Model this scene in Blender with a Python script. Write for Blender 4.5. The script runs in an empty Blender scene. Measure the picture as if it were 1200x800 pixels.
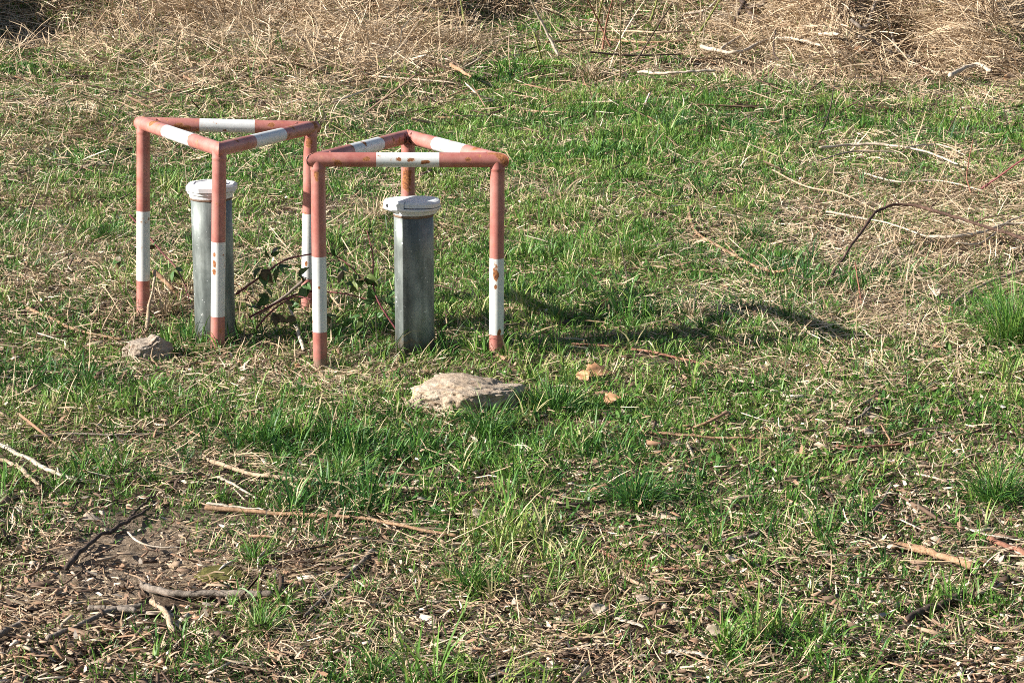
import bpy, math, random
import numpy as np
from mathutils import Vector, noise as mnoise

rng = np.random.default_rng(7)
random.seed(7)
S = bpy.context.scene
COL = S.collection
PI = math.pi

# ------------------------------------------------------------------ camera model
F_PX, CAM_H, VH = 2700.0, 2.10, -256.0
PITCH = math.atan((400 - VH) / F_PX)
FW = np.array([0, math.cos(PITCH), -math.sin(PITCH)])
UP = np.array([0, math.sin(PITCH), math.cos(PITCH)])
CAM = np.array([0.0, 0.0, CAM_H])


def fract(a):
    return a - np.floor(a)


def hash2(ix, iy, k):
    return fract(np.sin(ix * 127.1 + iy * 311.7 + k * 74.7) * 43758.5453)


def vnoise(x, y, k=0):
    x = np.asarray(x, float); y = np.asarray(y, float)
    ix, iy = np.floor(x), np.floor(y)
    fx, fy = x - ix, y - iy
    fx = fx * fx * (3 - 2 * fx); fy = fy * fy * (3 - 2 * fy)
    a = hash2(ix, iy, k); b = hash2(ix + 1, iy, k)
    c = hash2(ix, iy + 1, k); d = hash2(ix + 1, iy + 1, k)
    return (a * (1 - fx) + b * fx) * (1 - fy) + (c * (1 - fx) + d * fx) * fy


def sstep(a, b, x):
    t = np.clip((x - a) / (b - a), 0, 1)
    return t * t * (3 - 2 * t)


def bank_edge(x):
    x = np.asarray(x, float)
    e = 20.0 - 1.9 * np.exp(-((x + 1.0) / .75) ** 2) - 3.7 * sstep(1.7, 2.6, x) + (vnoise(x / .6, x * 0 + 3, 91) - .5) * 1.4
    return e


def terr(x, y):
    x = np.asarray(x, float); y = np.asarray(y, float)
    z = (vnoise(x / 1.7 + 3, y / 1.7, 1) - .5) * .05 + (vnoise(x / .45, y / .45, 2) - .5) * .022
    z = z + (vnoise(x / .11, y / .11, 3) - .5) * .010
    # flatten round the guards, with the small slope seen from one foot to the other
    w = np.exp(-(((x + .5) / .9) ** 2 + ((y - 8.4) / .8) ** 2))
    z = z * (1 - .75 * w)
    z = z - .030 * np.exp(-(((x + .70) / .16) ** 2 + ((y - 8.2) / .22) ** 2))
    z = z + .030 * np.exp(-(((x + .02) / .22) ** 2 + ((y - 8.25) / .25) ** 2))
    z = z - .035 * np.exp(-(((x + 1.3) / .45) ** 2 + ((y - 8.8) / .5) ** 2))
    # bank at the back, with lumps of matted grass
    lump = vnoise(x / 1.1 + 9, y / .8, 5) * .42 + vnoise(x / .5, y / .4, 6) * .20
    edge = bank_edge(x)
    z = z + sstep(edge, edge + 2.5, y) * (.12 + lump) + sstep(18.5, 30, y) * .9
    z = z + sstep(13.2, 14.5, y) * (vnoise(x / .6 + 3, y / .5, 8) - .4) * .10
    # dark hollow in the top left corner, with an unseen hump added to shade it
    z = z + .75 * np.exp(-(((x + 5.6) / .55) ** 2 + ((y - 20.3) / 1.3) ** 2))
    z = z - .45 * np.exp(-(((x + 4.5) / .7) ** 2 + ((y - 20.2) / 1.0) ** 2))
    return z


def ray(u, v):
    d = FW + (u - 600) / F_PX * np.array([1, 0, 0]) + (400 - v) / F_PX * UP
    return d


def G(u, v, h=0.0):
    """point on the ground (plus h) seen at photograph position u, v"""
    d = ray(u, v); z = 0.0
    for _ in range(12):
        t = (z + h - CAM_H) / d[2]
        p = CAM + t * d
        z = .5 * z + .5 * float(terr(p[0], p[1]))
    p[2] = float(terr(p[0], p[1])) + h
    return p


def Py(u, v, y):
    d = ray(u, v)
    return CAM + d * (y / d[1])


def proj(x, y, z=0):
    dy = np.asarray(y) * FW[1] + (np.asarray(z) - CAM_H) * FW[2]
    up = np.asarray(y) * UP[1] + (np.asarray(z) - CAM_H) * UP[2]
    return 600 + F_PX * np.asarray(x) / dy, 400 - F_PX * up / dy


def pxm(p):
    return F_PX / float((np.array(p) - CAM) @ FW)


# ------------------------------------------------------------------ materials
def new_mat(name):
    m = bpy.data.materials.new(name); m.use_nodes = True
    nt = m.node_tree; nt.nodes.clear()
    out = nt.nodes.new('ShaderNodeOutputMaterial')
    b = nt.nodes.new('ShaderNodeBsdfPrincipled')
    nt.links.new(b.outputs[0], out.inputs[0])
    return m, nt, b, out


def ramp(nt, stops, interp='LINEAR'):
    r = nt.nodes.new('ShaderNodeValToRGB')
    r.color_ramp.interpolation = interp
    e = r.color_ramp.elements
    while len(e) > 1:
        e.remove(e[-1])
    e[0].position = stops[0][0]; e[0].color = (*stops[0][1], 1)
    for p, c in stops[1:]:
        n = e.new(p); n.color = (*c, 1)
    return r


def tex_noise(nt, scale, detail=6, rough=.6, vec=None, dist=0):
    n = nt.nodes.new('ShaderNodeTexNoise')
    n.inputs['Scale'].default_value = scale
    n.inputs['Detail'].default_value = detail
    n.inputs['Roughness'].default_value = rough
    n.inputs['Distortion'].default_value = dist
    if vec is not None:
        nt.links.new(vec, n.inputs['Vector'])
    return n


def objvec(nt, scale=(1, 1, 1)):
    tc = nt.nodes.new('ShaderNodeTexCoord')
    mp = nt.nodes.new('ShaderNodeMapping')
    mp.inputs['Scale'].default_value = scale
    nt.links.new(tc.outputs['Object'], mp.inputs['Vector'])
    return mp.outputs[0]


def bump(nt, b, src, strength, dist):
    n = nt.nodes.new('ShaderNodeBump')
    n.inputs['Strength'].default_value = strength
    n.inputs['Distance'].default_value = dist
    nt.links.new(src, n.inputs['Height'])
    nt.links.new(n.outputs[0], b.inputs['Normal'])


def mix(nt, fac, a, b, mode='MIX'):
    m = nt.nodes.new('ShaderNodeMix'); m.data_type = 'RGBA'; m.blend_type = mode
    for sock, val in ((m.inputs[0], fac), (m.inputs[6], a), (m.inputs[7], b)):
        if isinstance(val, (int, float)):
            sock.default_value = val
        elif isinstance(val, tuple):
            sock.default_value = (*val, 1)
        else:
            nt.links.new(val, sock)
    return m.outputs[2]


def mat_blade(name, stops, trans=.35, rough=.5, spec=.3):
    """one colour per blade, from its own tint attribute"""
    m, nt, b, out = new_mat(name)
    a = nt.nodes.new('ShaderNodeAttribute'); a.attribute_name = 'tint'
    r = ramp(nt, stops)
    nt.links.new(a.outputs['Fac'], r.inputs[0])
    n = tex_noise(nt, 60, 3, .6, objvec(nt))
    c = mix(nt, n.outputs['Fac'], r.outputs[0], (.5, .5, .5), 'MIX')
    rr = ramp(nt, [(0.3, (.82, .82, .82)), (.7, (1.15, 1.15, 1.15))])
    nt.links.new(n.outputs['Fac'], rr.inputs[0])
    c = mix(nt, 1.0, r.outputs[0], rr.outputs[0], 'MULTIPLY')
    nt.links.new(c, b.inputs['Base Color'])
    b.inputs['Roughness'].default_value = rough
    b.inputs['Specular IOR Level'].default_value = spec
    if trans > 0:
        t = nt.nodes.new('ShaderNodeBsdfTranslucent')
        nt.links.new(c, t.inputs['Color'])
        ms = nt.nodes.new('ShaderNodeMixShader'); ms.inputs[0].default_value = trans
        nt.links.new(b.outputs[0], ms.inputs[1]); nt.links.new(t.outputs[0], ms.inputs[2])
        nt.links.new(ms.outputs[0], out.inputs[0])
    return m


M = {}
M['grass'] = mat_blade('fresh_grass', [
    (0.0, (.024, .082, .024)), (.25, (.050, .145, .026)), (.5, (.100, .220, .034)),
    (.75, (.165, .285, .046)), (.92, (.300, .335, .090)), (1.0, (.46, .40, .21))], .20, .48, .30)
M['straw'] = mat_blade('dry_grass', [
    (0.0, (.13, .078, .044)), (.2, (.25, .165, .095)), (.5, (.42, .305, .190)),
    (.8, (.55, .425, .285)), (1.0, (.64, .53, .39))], .08, .6, .25)
M['chips'] = mat_blade('bark_chips', [
    (0.0, (.040, .026, .020)), (.2, (.10, .064, .045)), (.45, (.22, .145, .098)), (.6, (.33, .19, .115)),
    (.75, (.40, .30, .21)), (1.0, (.64, .54, .43))], 0, .8, .2)
M['weed'] = mat_blade('weed_leaves', [
    (0.0, (.030, .095, .022)), (.5, (.075, .19, .035)), (1.0, (.16, .28, .06))], .35, .45, .35)

# soil
m, nt, b, out = new_mat('soil')
v = objvec(nt)
n1 = tex_noise(nt, 1.6, 8, .65, v)
n2 = tex_noise(nt, 45, 6, .7, v)
n3 = tex_noise(nt, 160, 4, .7, v)
r1 = ramp(nt, [(.35, (.085, .058, .040)), (.52, (.165, .118, .082)), (.68, (.28, .215, .155))])
r2 = ramp(nt, [(.30, (.35, .33, .30)), (.55, (1, 1, 1)), (.75, (1.35, 1.3, 1.25))])
r3 = ramp(nt, [(.35, (.55, .52, .5)), (.6, (1.1, 1.1, 1.1)), (.72, (1.8, 1.75, 1.6))])
nt.links.new(n1.outputs['Fac'], r1.inputs[0]); nt.links.new(n2.outputs['Fac'], r2.inputs[0]); nt.links.new(n3.outputs['Fac'], r3.inputs[0])
cb = r1.outputs[0]
BARE = []
for bu, bv, br in ((175, 645, .42), (60, 700, .30), (60, 262, .45), (110, 290, .35)):      # bare, dusty clay
    q = G(bu, bv); BARE.append((q[0], q[1], br))
    d = nt.nodes.new('ShaderNodeVectorMath'); d.operation = 'DISTANCE'; nt.links.new(v, d.inputs[0]); d.inputs[1].default_value = (q[0], q[1], 0)
    sb = nt.nodes.new('ShaderNodeMath'); sb.operation = 'MULTIPLY_ADD'; sb.inputs[1].default_value = .5; nt.links.new(n2.outputs['Fac'], sb.inputs[0]); nt.links.new(d.outputs['Value'], sb.inputs[2])
    mr = nt.nodes.new('ShaderNodeMapRange'); mr.inputs['From Min'].default_value = br * .6 + .25; mr.inputs['From Max'].default_value = br + .25
    mr.inputs['To Min'].default_value = 1; mr.inputs['To Max'].default_value = 0; nt.links.new(sb.outputs[0], mr.inputs['Value'])
    cb = mix(nt, mr.outputs[0], cb, (.37, .285, .205))
c = mix(nt, 1.0, cb, r2.outputs[0], 'MULTIPLY')
c = mix(nt, 1.0, c, r3.outputs[0], 'MULTIPLY')
nt.links.new(c, b.inputs['Base Color']); b.inputs['Roughness'].default_value = .95
b.inputs['Specular IOR Level'].default_value = .1
ad = nt.nodes.new('ShaderNodeMath'); ad.operation = 'ADD'
nt.links.new(n2.outputs['Fac'], ad.inputs[0]); nt.links.new(n3.outputs['Fac'], ad.inputs[1])
bump(nt, b, ad.outputs[0], 1.0, .012)
M['soil'] = m


def mat_bark(name, stops, scale=30, rough=.8, bd=.002, stretch=(1, 1, 1)):
    m, nt, b, out = new_mat(name)
    v = objvec(nt, stretch)
    n1 = tex_noise(nt, scale, 8, .75, v, .4)
    n2 = tex_noise(nt, scale * 6, 4, .7, v)
    r = ramp(nt, stops); nt.links.new(n1.outputs['Fac'], r.inputs[0])
    r2 = ramp(nt, [(.3, (.6, .6, .6)), (.7, (1.2, 1.2, 1.2))]); nt.links.new(n2.outputs['Fac'], r2.inputs[0])
    c = mix(nt, 1.0, r.outputs[0], r2.outputs[0], 'MULTIPLY')
    nt.links.new(c, b.inputs['Base Color'])
    b.inputs['Roughness'].default_value = rough
    b.inputs['Specular IOR Level'].default_value = .25
    n3 = tex_noise(nt, scale * 2.5, 5, .7, objvec(nt, (.25, 1.6, 1.6)))
    ad = nt.nodes.new('ShaderNodeMath'); ad.operation = 'ADD'; nt.links.new(n2.outputs['Fac'], ad.inputs[0]); nt.links.new(n3.outputs['Fac'], ad.inputs[1])
    bump(nt, b, ad.outputs[0], .9, bd)
    return m


M['cane'] = mat_bark('brown_cane', [(.3, (.03, .018, .013)), (.5, (.085, .048, .034)), (.7, (.20, .12, .085))])
M['tan'] = mat_bark('peeled_tan_wood', [(.32, (.16, .105, .065)), (.48, (.40, .29, .19)), (.68, (.58, .46, .33))])
M['orange'] = mat_bark('orange_bark', [(.32, (.12, .07, .042)), (.48, (.33, .195, .11)), (.68, (.48, .34, .22))])
M['red'] = mat_bark('reddish_bark', [(.3, (.11, .045, .030)), (.5, (.28, .125, .080)), (.7, (.40, .24, .16))])
M['grey'] = mat_bark('weathered_grey_wood', [(.3, (.085, .068, .055)), (.5, (.24, .195, .155)), (.7, (.36, .30, .245))])
M['dark'] = mat_bark('dark_bark', [(.3, (.022, .016, .013)), (.5, (.075, .052, .040)), (.7, (.15, .105, .08))])
M['pale'] = mat_bark('bleached_wood', [(.32, (.20, .15, .10)), (.48, (.50, .41, .31)), (.68, (.66, .58, .48))])
M['green'] = mat_bark('green_shoot', [(.3, (.10, .11, .03)), (.5, (.20, .22, .06)), (.7, (.30, .30, .10))])
M['purple'] = mat_bark('purple_bramble_stem', [(.3, (.10, .025, .03)), (.5, (.22, .065, .07)), (.7, (.30, .13, .10))], 30, .5)
M['leafdead'] = mat_bark('dead_leaf', [(.3, (.30, .13, .06)), (.5, (.50, .27, .14)), (.7, (.62, .42, .26))], 25, .6, .001)
M['leafpale'] = mat_bark('pale_dead_leaf', [(.3, (.33, .24, .17)), (.5, (.50, .40, .30)), (.7, (.62, .53, .42))], 25, .6, .001)
M['leafgreen'] = mat_bark('bramble_leaf', [(.3, (.035, .075, .025)), (.5, (.07, .145, .042)), (.7, (.13, .20, .065))], 18, .4, .001)
M['leafolive'] = mat_bark('bramble_leaf_olive', [(.3, (.045, .07, .018)), (.5, (.10, .14, .035)), (.7, (.16, .19, .05))], 18, .45, .001)
M['leafbronze'] = mat_bark('bramble_leaf_bronze', [(.3, (.05, .035, .02)), (.5, (.10, .075, .035)), (.7, (.16, .11, .05))], 18, .45, .001)
M['moss'] = mat_bark('moss', [(.3, (.05, .05, .012)), (.5, (.13, .12, .03)), (.7, (.22, .20, .06))], 60, .95, .004)


def mat_rock(name, stops):
    m, nt, b, out = new_mat(name)
    v = objvec(nt)
    n1 = tex_noise(nt, 14, 10, .75, v)
    n2 = tex_noise(nt, 90, 6, .75, v)
    vo = nt.nodes.new('ShaderNodeTexVoronoi'); vo.inputs['Scale'].default_value = 42
    nt.links.new(v, vo.inputs['Vector'])
    r = ramp(nt, stops); nt.links.new(n1.outputs['Fac'], r.inputs[0])
    r2 = ramp(nt, [(.25, (.30, .27, .25)), (.45, (.9, .9, .9)), (.7, (1.25, 1.25, 1.25))]); nt.links.new(n2.outputs['Fac'], r2.inputs[0])
    rv = ramp(nt, [(0, (.75, .55, .42)), (.35, (1, 1, 1)), (.7, (1.1, 1.05, 1))]); nt.links.new(vo.outputs['Color'], rv.inputs[0])
    c = mix(nt, 1.0, r.outputs[0], r2.outputs[0], 'MULTIPLY')
    c = mix(nt, .6, c, rv.outputs[0], 'MULTIPLY')
    nt.links.new(c, b.inputs['Base Color']); b.inputs['Roughness'].default_value = .93
    b.inputs['Specular IOR Level'].default_value = .15
    bump(nt, b, n2.outputs['Fac'], 1.0, .008)
    return m


M['rock'] = mat_rock('weathered_concrete', [(.3, (.27, .205, .145)), (.5, (.43, .345, .26)), (.7, (.56, .48, .39))])
M['clod'] = mat_rock('earthy_rubble', [(.3, (.20, .155, .115)), (.5, (.37, .31, .25)), (.7, (.50, .44, .37))])


def mat_paint(name, base, var, chip_hi, spots=(), rough=.42, seed=0.0, streak=None):
    chip_hi = (chip_hi + .15) * .8
    """old gloss paint on steel, flaking to rust; spots are rust patches in object space"""
    m, nt, b, out = new_mat(name)
    tc = nt.nodes.new('ShaderNodeTexCoord')
    mp = nt.nodes.new('ShaderNodeMapping'); mp.inputs['Location'].default_value = (seed, seed * 1.7, seed * .6)
    nt.links.new(tc.outputs['Object'], mp.inputs['Vector'])
    v = mp.outputs[0]
    n0 = tex_noise(nt, 9, 6, .7, v)
    n1 = tex_noise(nt, 38, 5, .62, v)
    n2 = tex_noise(nt, 140, 4, .6, v)
    n3 = tex_noise(nt, 5, 3, .5, v)
    fade = ramp(nt, [(.38, base), (.62, var)]); nt.links.new(n0.outputs['Fac'], fade.inputs[0])
    grime = ramp(nt, [(.30, (.86, .84, .82)), (.6, (1, 1, 1))]); nt.links.new(n2.outputs['Fac'], grime.inputs[0])
    c0 = mix(nt, .7, fade.outputs[0], grime.outputs[0], 'MULTIPLY')
    # generic chips
    a = nt.nodes.new('ShaderNodeMath'); a.operation = 'MULTIPLY_ADD'
    nt.links.new(n3.outputs['Fac'], a.inputs[0]); a.inputs[1].default_value = .35; nt.links.new(n1.outputs['Fac'], a.inputs[2])
    a2 = nt.nodes.new('ShaderNodeMath'); a2.operation = 'MULTIPLY_ADD'
    nt.links.new(n2.outputs['Fac'], a2.inputs[0]); a2.inputs[1].default_value = .30; nt.links.new(a.outputs[0], a2.inputs[2])
    src = a2.outputs[0]
    for (px, py, pz, rad) in spots:
        d = nt.nodes.new('ShaderNodeVectorMath'); d.operation = 'DISTANCE'
        sc_ = nt.nodes.new('ShaderNodeMapping'); sc_.inputs['Scale'].default_value = (1, 1, .55) if streak else (.6, 1, 1)
        nt.links.new(tc.outputs['Object'], sc_.inputs['Vector']); nt.links.new(sc_.outputs[0], d.inputs[0]); d.inputs[1].default_value = (px, py, pz * .55) if streak else (px * .6, py, pz)
        mr = nt.nodes.new('ShaderNodeMapRange')
        mr.inputs['From Min'].default_value = 0; mr.inputs['From Max'].default_value = rad
        mr.inputs['To Min'].default_value = .50; mr.inputs['To Max'].default_value = 0
        nt.links.new(d.outputs['Value'], mr.inputs['Value'])
        ad = nt.nodes.new('ShaderNodeMath'); ad.operation = 'ADD'
        nt.links.new(src, ad.inputs[0]); nt.links.new(mr.outputs[0], ad.inputs[1]); src = ad.outputs[0]
    ms_ = nt.nodes.new('ShaderNodeMath'); ms_.operation = 'MULTIPLY'; ms_.inputs[1].default_value = .8
    nt.links.new(src, ms_.inputs[0]); src = ms_.outputs[0]
    halo = ramp(nt, [(chip_hi - .07, (0, 0, 0)), (chip_hi, (1, 1, 1))]); nt.links.new(src, halo.inputs[0])
    core = ramp(nt, [(chip_hi, (0, 0, 0)), (chip_hi + .012, (1, 1, 1))]); nt.links.new(src, core.inputs[0])
    rust = ramp(nt, [(.3, (.06, .022, .012)), (.5, (.27, .095, .032)), (.7, (.45, .20, .07))]); nt.links.new(n2.outputs['Fac'], rust.inputs[0])
    hf = nt.nodes.new('ShaderNodeMath'); hf.operation = 'MULTIPLY'; hf.inputs[1].default_value = .38
    nt.links.new(halo.outputs[0], hf.inputs[0])
    c1 = mix(nt, hf.outputs[0], c0, (.55, .26, .09))
    # mud splash on the lowest hand's breadth
    sx = nt.nodes.new('ShaderNodeSeparateXYZ'); nt.links.new(tc.outputs['Object'], sx.inputs[0])
    mz = nt.nodes.new('ShaderNodeMapRange'); mz.inputs['From Min'].default_value = -.02; mz.inputs['From Max'].default_value = .13
    mz.inputs['To Min'].default_value = .62; mz.inputs['To Max'].default_value = .05; nt.links.new(sx.outputs[2], mz.inputs['Value'])
    mm_ = nt.nodes.new('ShaderNodeMath'); mm_.operation = 'ADD'; nt.links.new(mz.outputs[0], mm_.inputs[0]); nt.links.new(n1.outputs['Fac'], mm_.inputs[1])
    mud = ramp(nt, [(.85, (0, 0, 0)), (1.0, (.8, .8, .8))]); nt.links.new(mm_.outputs[0], mud.inputs[0])
    c1 = mix(nt, mud.outputs[0], c1, (.22, .16, .11))
    c2 = mix(nt, core.outputs[0], c1, rust.outputs[0])
    nt.links.new(c2, b.inputs['Base Color'])
    rr = nt.nodes.new('ShaderNodeMapRange'); rr.inputs['To Min'].default_value = rough; rr.inputs['To Max'].default_value = .9
    nt.links.new(core.outputs[0], rr.inputs['Value']); nt.links.new(rr.outputs[0], b.inputs['Roughness'])
    inv = nt.nodes.new('ShaderNodeMath'); inv.operation = 'MULTIPLY_ADD'; inv.inputs[1].default_value = -.8
    nt.links.new(core.outputs[0], inv.inputs[0])
    sm = nt.nodes.new('ShaderNodeMath'); sm.operation = 'MULTIPLY'; sm.inputs[1].default_value = .10
    nt.links.new(n2.outputs['Fac'], sm.inputs[0]); nt.links.new(sm.outputs[0], inv.inputs[2])
    bump(nt, b, inv.outputs[0], .6, .0012)
    return m


RED, RED2, WHITE, WHITE2 = (.36, .118, .096), (.47, .205, .170), (.71, .71, .69), (.62, .63, .62)

# galvanised steel
m, nt, b, out = new_mat('galvanised_steel')
v = objvec(nt, (1, 1, .35))
n1 = tex_noise(nt, 16, 8, .7, v, .5); n2 = tex_noise(nt, 55, 4, .6, objvec(nt)); n3 = tex_noise(nt, 4, 5, .6, v)
vo = nt.nodes.new('ShaderNodeTexVoronoi'); vo.inputs['Scale'].default_value = 60; nt.links.new(objvec(nt), vo.inputs['Vector'])
r = ramp(nt, [(.3, (.10, .115, .11)), (.5, (.175, .198, .190)), (.68, (.29, .315, .305))]); nt.links.new(n1.outputs['Fac'], r.inputs[0])
rl = ramp(nt, [(.66, (0, 0, 0)), (.69, (1, 1, 1))]); nt.links.new(n2.outputs['Fac'], rl.inputs[0])
rd = ramp(nt, [(.35, (.62, .62, .60)), (.6, (1.05, 1.05, 1.05))]); nt.links.new(n3.outputs['Fac'], rd.inputs[0])
rs = ramp(nt, [(0, (.90, .90, .90)), (1, (1.10, 1.10, 1.10))]); nt.links.new(vo.outputs['Color'], rs.inputs[0])
c = mix(nt, 1.0, r.outputs[0], rd.outputs[0], 'MULTIPLY')
c = mix(nt, 1.0, c, rs.outputs[0], 'MULTIPLY')
c = mix(nt, rl.outputs[0], c, (.55, .57, .56))
ns = tex_noise(nt, 26, 5, .7, objvec(nt, (1, 1, .06)))          # run-down streaks
rst = ramp(nt, [(.32, (.55, .56, .55)), (.5, (1, 1, 1)), (.68, (1.25, 1.25, 1.25))]); nt.links.new(ns.outputs['Fac'], rst.inputs[0])
c = mix(nt, .8, c, rst.outputs[0], 'MULTIPLY')
tcz = nt.nodes.new('ShaderNodeTexCoord'); sx = nt.nodes.new('ShaderNodeSeparateXYZ'); nt.links.new(tcz.outputs['Object'], sx.inputs[0])
mz = nt.nodes.new('ShaderNodeMapRange'); mz.inputs['From Min'].default_value = 0; mz.inputs['From Max'].default_value = .14
mz.inputs['To Min'].default_value = .6; mz.inputs['To Max'].default_value = 0; nt.links.new(sx.outputs[2], mz.inputs['Value'])
mm_ = nt.nodes.new('ShaderNodeMath'); mm_.operation = 'ADD'; nt.links.new(mz.outputs[0], mm_.inputs[0]); nt.links.new(n2.outputs['Fac'], mm_.inputs[1])
mud = ramp(nt, [(.80, (0, 0, 0)), (.98, (.8, .8, .8))]); nt.links.new(mm_.outputs[0], mud.inputs[0])
c = mix(nt, mud.outputs[0], c, (.20, .15, .10))
nt.links.new(c, b.inputs['Base Color'])
b.inputs['Metallic'].default_value = .35; b.inputs['Roughness'].default_value = .55
bump(nt, b, n1.outputs['Fac'], .3, .002)
M['zinc'] = m

# cap paint / plastic
m, nt, b, out = new_mat('grey_white_cap')
n1 = tex_noise(nt, 20, 8, .7, objvec(nt)); n2 = tex_noise(nt, 120, 4, .7, objvec(nt))
r = ramp(nt, [(.25, (.46, .47, .47)), (.42, (.62, .63, .63)), (.7, (.68, .69, .69))]); nt.links.new(n1.outputs['Fac'], r.inputs[0])
r2 = ramp(nt, [(.22, (.7, .68, .65)), (.36, (1, 1, 1))]); nt.links.new(n2.outputs['Fac'], r2.inputs[0])
c = mix(nt, .8, r.outputs[0], r2.outputs[0], 'MULTIPLY')
nt.links.new(c, b.inputs['Base Color']); b.inputs['Roughness'].default_value = .5
bump(nt, b, n2.outputs['Fac'], .25, .001)
M['cap'] = m
m, nt, b, out = new_mat('dark_lock'); b.inputs['Base Color'].default_value = (.03, .03, .03, 1); b.inputs['Roughness'].default_value = .5
M['lock'] = m
m, nt, b, out = new_mat('rubber_seal')
n1 = tex_noise(nt, 60, 4, .7, objvec(nt)); r = ramp(nt, [(.35, (.09, .05, .03)), (.65, (.22, .15, .10))]); nt.links.new(n1.outputs['Fac'], r.inputs[0])
nt.links.new(r.outputs[0], b.inputs['Base Color']); b.inputs['Roughness'].default_value = .8
M['seal'] = m


def unit(a):
    a = np.array(a, float); return a / np.linalg.norm(a)


# ------------------------------------------------------------------ mesh helpers
def mk(name, verts, faces, mat, parent=None, origin=None, smooth=False, mats=None, fidx=None):
    """one mesh object; verts are world coordinates, stored relative to origin"""
    V = np.asarray(verts, float)
    if parent is not None:
        O = np.array(parent['_o'])
    elif origin is not None:
        O = np.array(origin, float)
    else:
        O = np.array([V[:, 0].mean(), V[:, 1].mean(), V[:, 2].min()])
    me = bpy.data.meshes.new(name)
    me.from_pydata([tuple(p) for p in (V - O)], [], faces)
    for mm in (mats or [mat]):
        me.materials.append(mm)
    if fidx is not None:
        me.polygons.foreach_set('material_index', fidx)
    if smooth:
        me.polygons.foreach_set('use_smooth', [True] * len(me.polygons))
    me.update()
    o = bpy.data.objects.new(name, me); COL.objects.link(o)
    if parent is not None:
        o.parent = parent
    else:
        o.location = O
    o['_o'] = [float(a) for a in O]
    return o


def empty(name, loc, label, cat, group=None):
    o = bpy.data.objects.new(name, None); COL.objects.link(o)
    o.location = loc; o.empty_display_size = .1
    o['label'] = label; o['category'] = cat
    if group: o['group'] = group
    o['_o'] = [float(a) for a in loc]
    return o


def tag(o, label, cat, group=None):
    o['label'] = label; o['category'] = cat
    if group: o['group'] = group
    return o


def fast_mesh(name, V, Fq, mat, tint=None, smooth=False):
    me = bpy.data.meshes.new(name)
    V = np.ascontiguousarray(V, np.float32); Fq = np.ascontiguousarray(Fq, np.int32)
    k = Fq.shape[1]
    me.vertices.add(len(V)); me.vertices.foreach_set('co', V.ravel())
    me.loops.add(Fq.size); me.loops.foreach_set('vertex_index', Fq.ravel())
    me.polygons.add(len(Fq))
    me.polygons.foreach_set('loop_start', np.arange(0, Fq.size, k, dtype=np.int32))
    me.polygons.foreach_set('loop_total', np.full(len(Fq), k, np.int32))
    if smooth:
        me.polygons.foreach_set('use_smooth', np.ones(len(Fq), bool))
    if tint is not None:
        a = me.attributes.new('tint', 'FLOAT', 'POINT')
        a.data.foreach_set('value', np.ascontiguousarray(tint, np.float32))
    me.materials.append(mat)
    me.update(calc_edges=True)
    o = bpy.data.objects.new(name, me); COL.objects.link(o)
    return o


def ribbons(bx, by, L, W, az, th0, curv, seg, tint, wig=None, lift=None, origin=None, roll=None, peak=.0, floor_=.003):
    """blades / stalks: (verts, quads, tint)"""
    N = len(bx)
    wig = np.zeros(N) if wig is None else wig
    lift = np.zeros(N) if lift is None else lift
    roll = rng.normal(0, .6, N) if roll is None else roll
    t = np.linspace(0, 1, seg + 1)
    th = th0[:, None] + curv[:, None] * t ** 1.3
    ph = az[:, None] + wig[:, None] * np.sin(t * 3.3 + az[:, None] * 5)
    dl = (L / seg)[:, None]
    T = np.stack([np.sin(th) * np.cos(ph), np.sin(th) * np.sin(ph), np.cos(th)], -1)
    P = np.zeros((N, seg + 1, 3))
    P[:, 1:] = np.cumsum(T[:, :-1] * dl[..., None], 1)
    X = bx[:, None] + P[..., 0]; Y = by[:, None] + P[..., 1]
    g0 = terr(bx, by)[:, None]
    gl = terr(X, Y)
    Z = g0 + lift[:, None] + P[..., 2]
    Z = np.maximum(Z, gl + floor_ + .3 * lift[:, None])
    C = np.stack([X, Y, Z], -1)
    side = np.stack([-np.sin(ph), np.cos(ph), np.zeros_like(ph)], -1)
    nrm = np.cross(T, side)
    cr, sr = np.cos(roll)[:, None, None], np.sin(roll)[:, None, None]
    D = side * cr + nrm * sr
    prof = (1 - t ** 2.2) * (.75 + .5 * t) + .06
    if peak:
        prof = np.full_like(t, 1.0); prof[-1] = .5
    w = (W[:, None] * prof[None, :] * .5)[..., None]
    V = np.stack([C - D * w, C + D * w], 2).reshape(N, (seg + 1) * 2, 3)
    base = (np.arange(N) * (seg + 1) * 2)[:, None, None]
    k = np.arange(seg)[None, :, None] * 2
    q = np.array([0, 1, 3, 2])[None, None, :]
    Fq = (base + k + q).reshape(-1, 4)
    Tn = np.repeat(tint, (seg + 1) * 2)
    V = V.reshape(-1, 3)
    if origin is not None:
        V = V - np.array(origin)
    return V, Fq, Tn


def join(parts):
    Vs, Fs, Ts, off = [], [], [], 0
    for V, Fq, T in parts:
        Vs.append(V); Fs.append(Fq + off); Ts.append(T); off += len(V)
    return np.concatenate(Vs), np.concatenate(Fs), np.concatenate(Ts)


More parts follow.
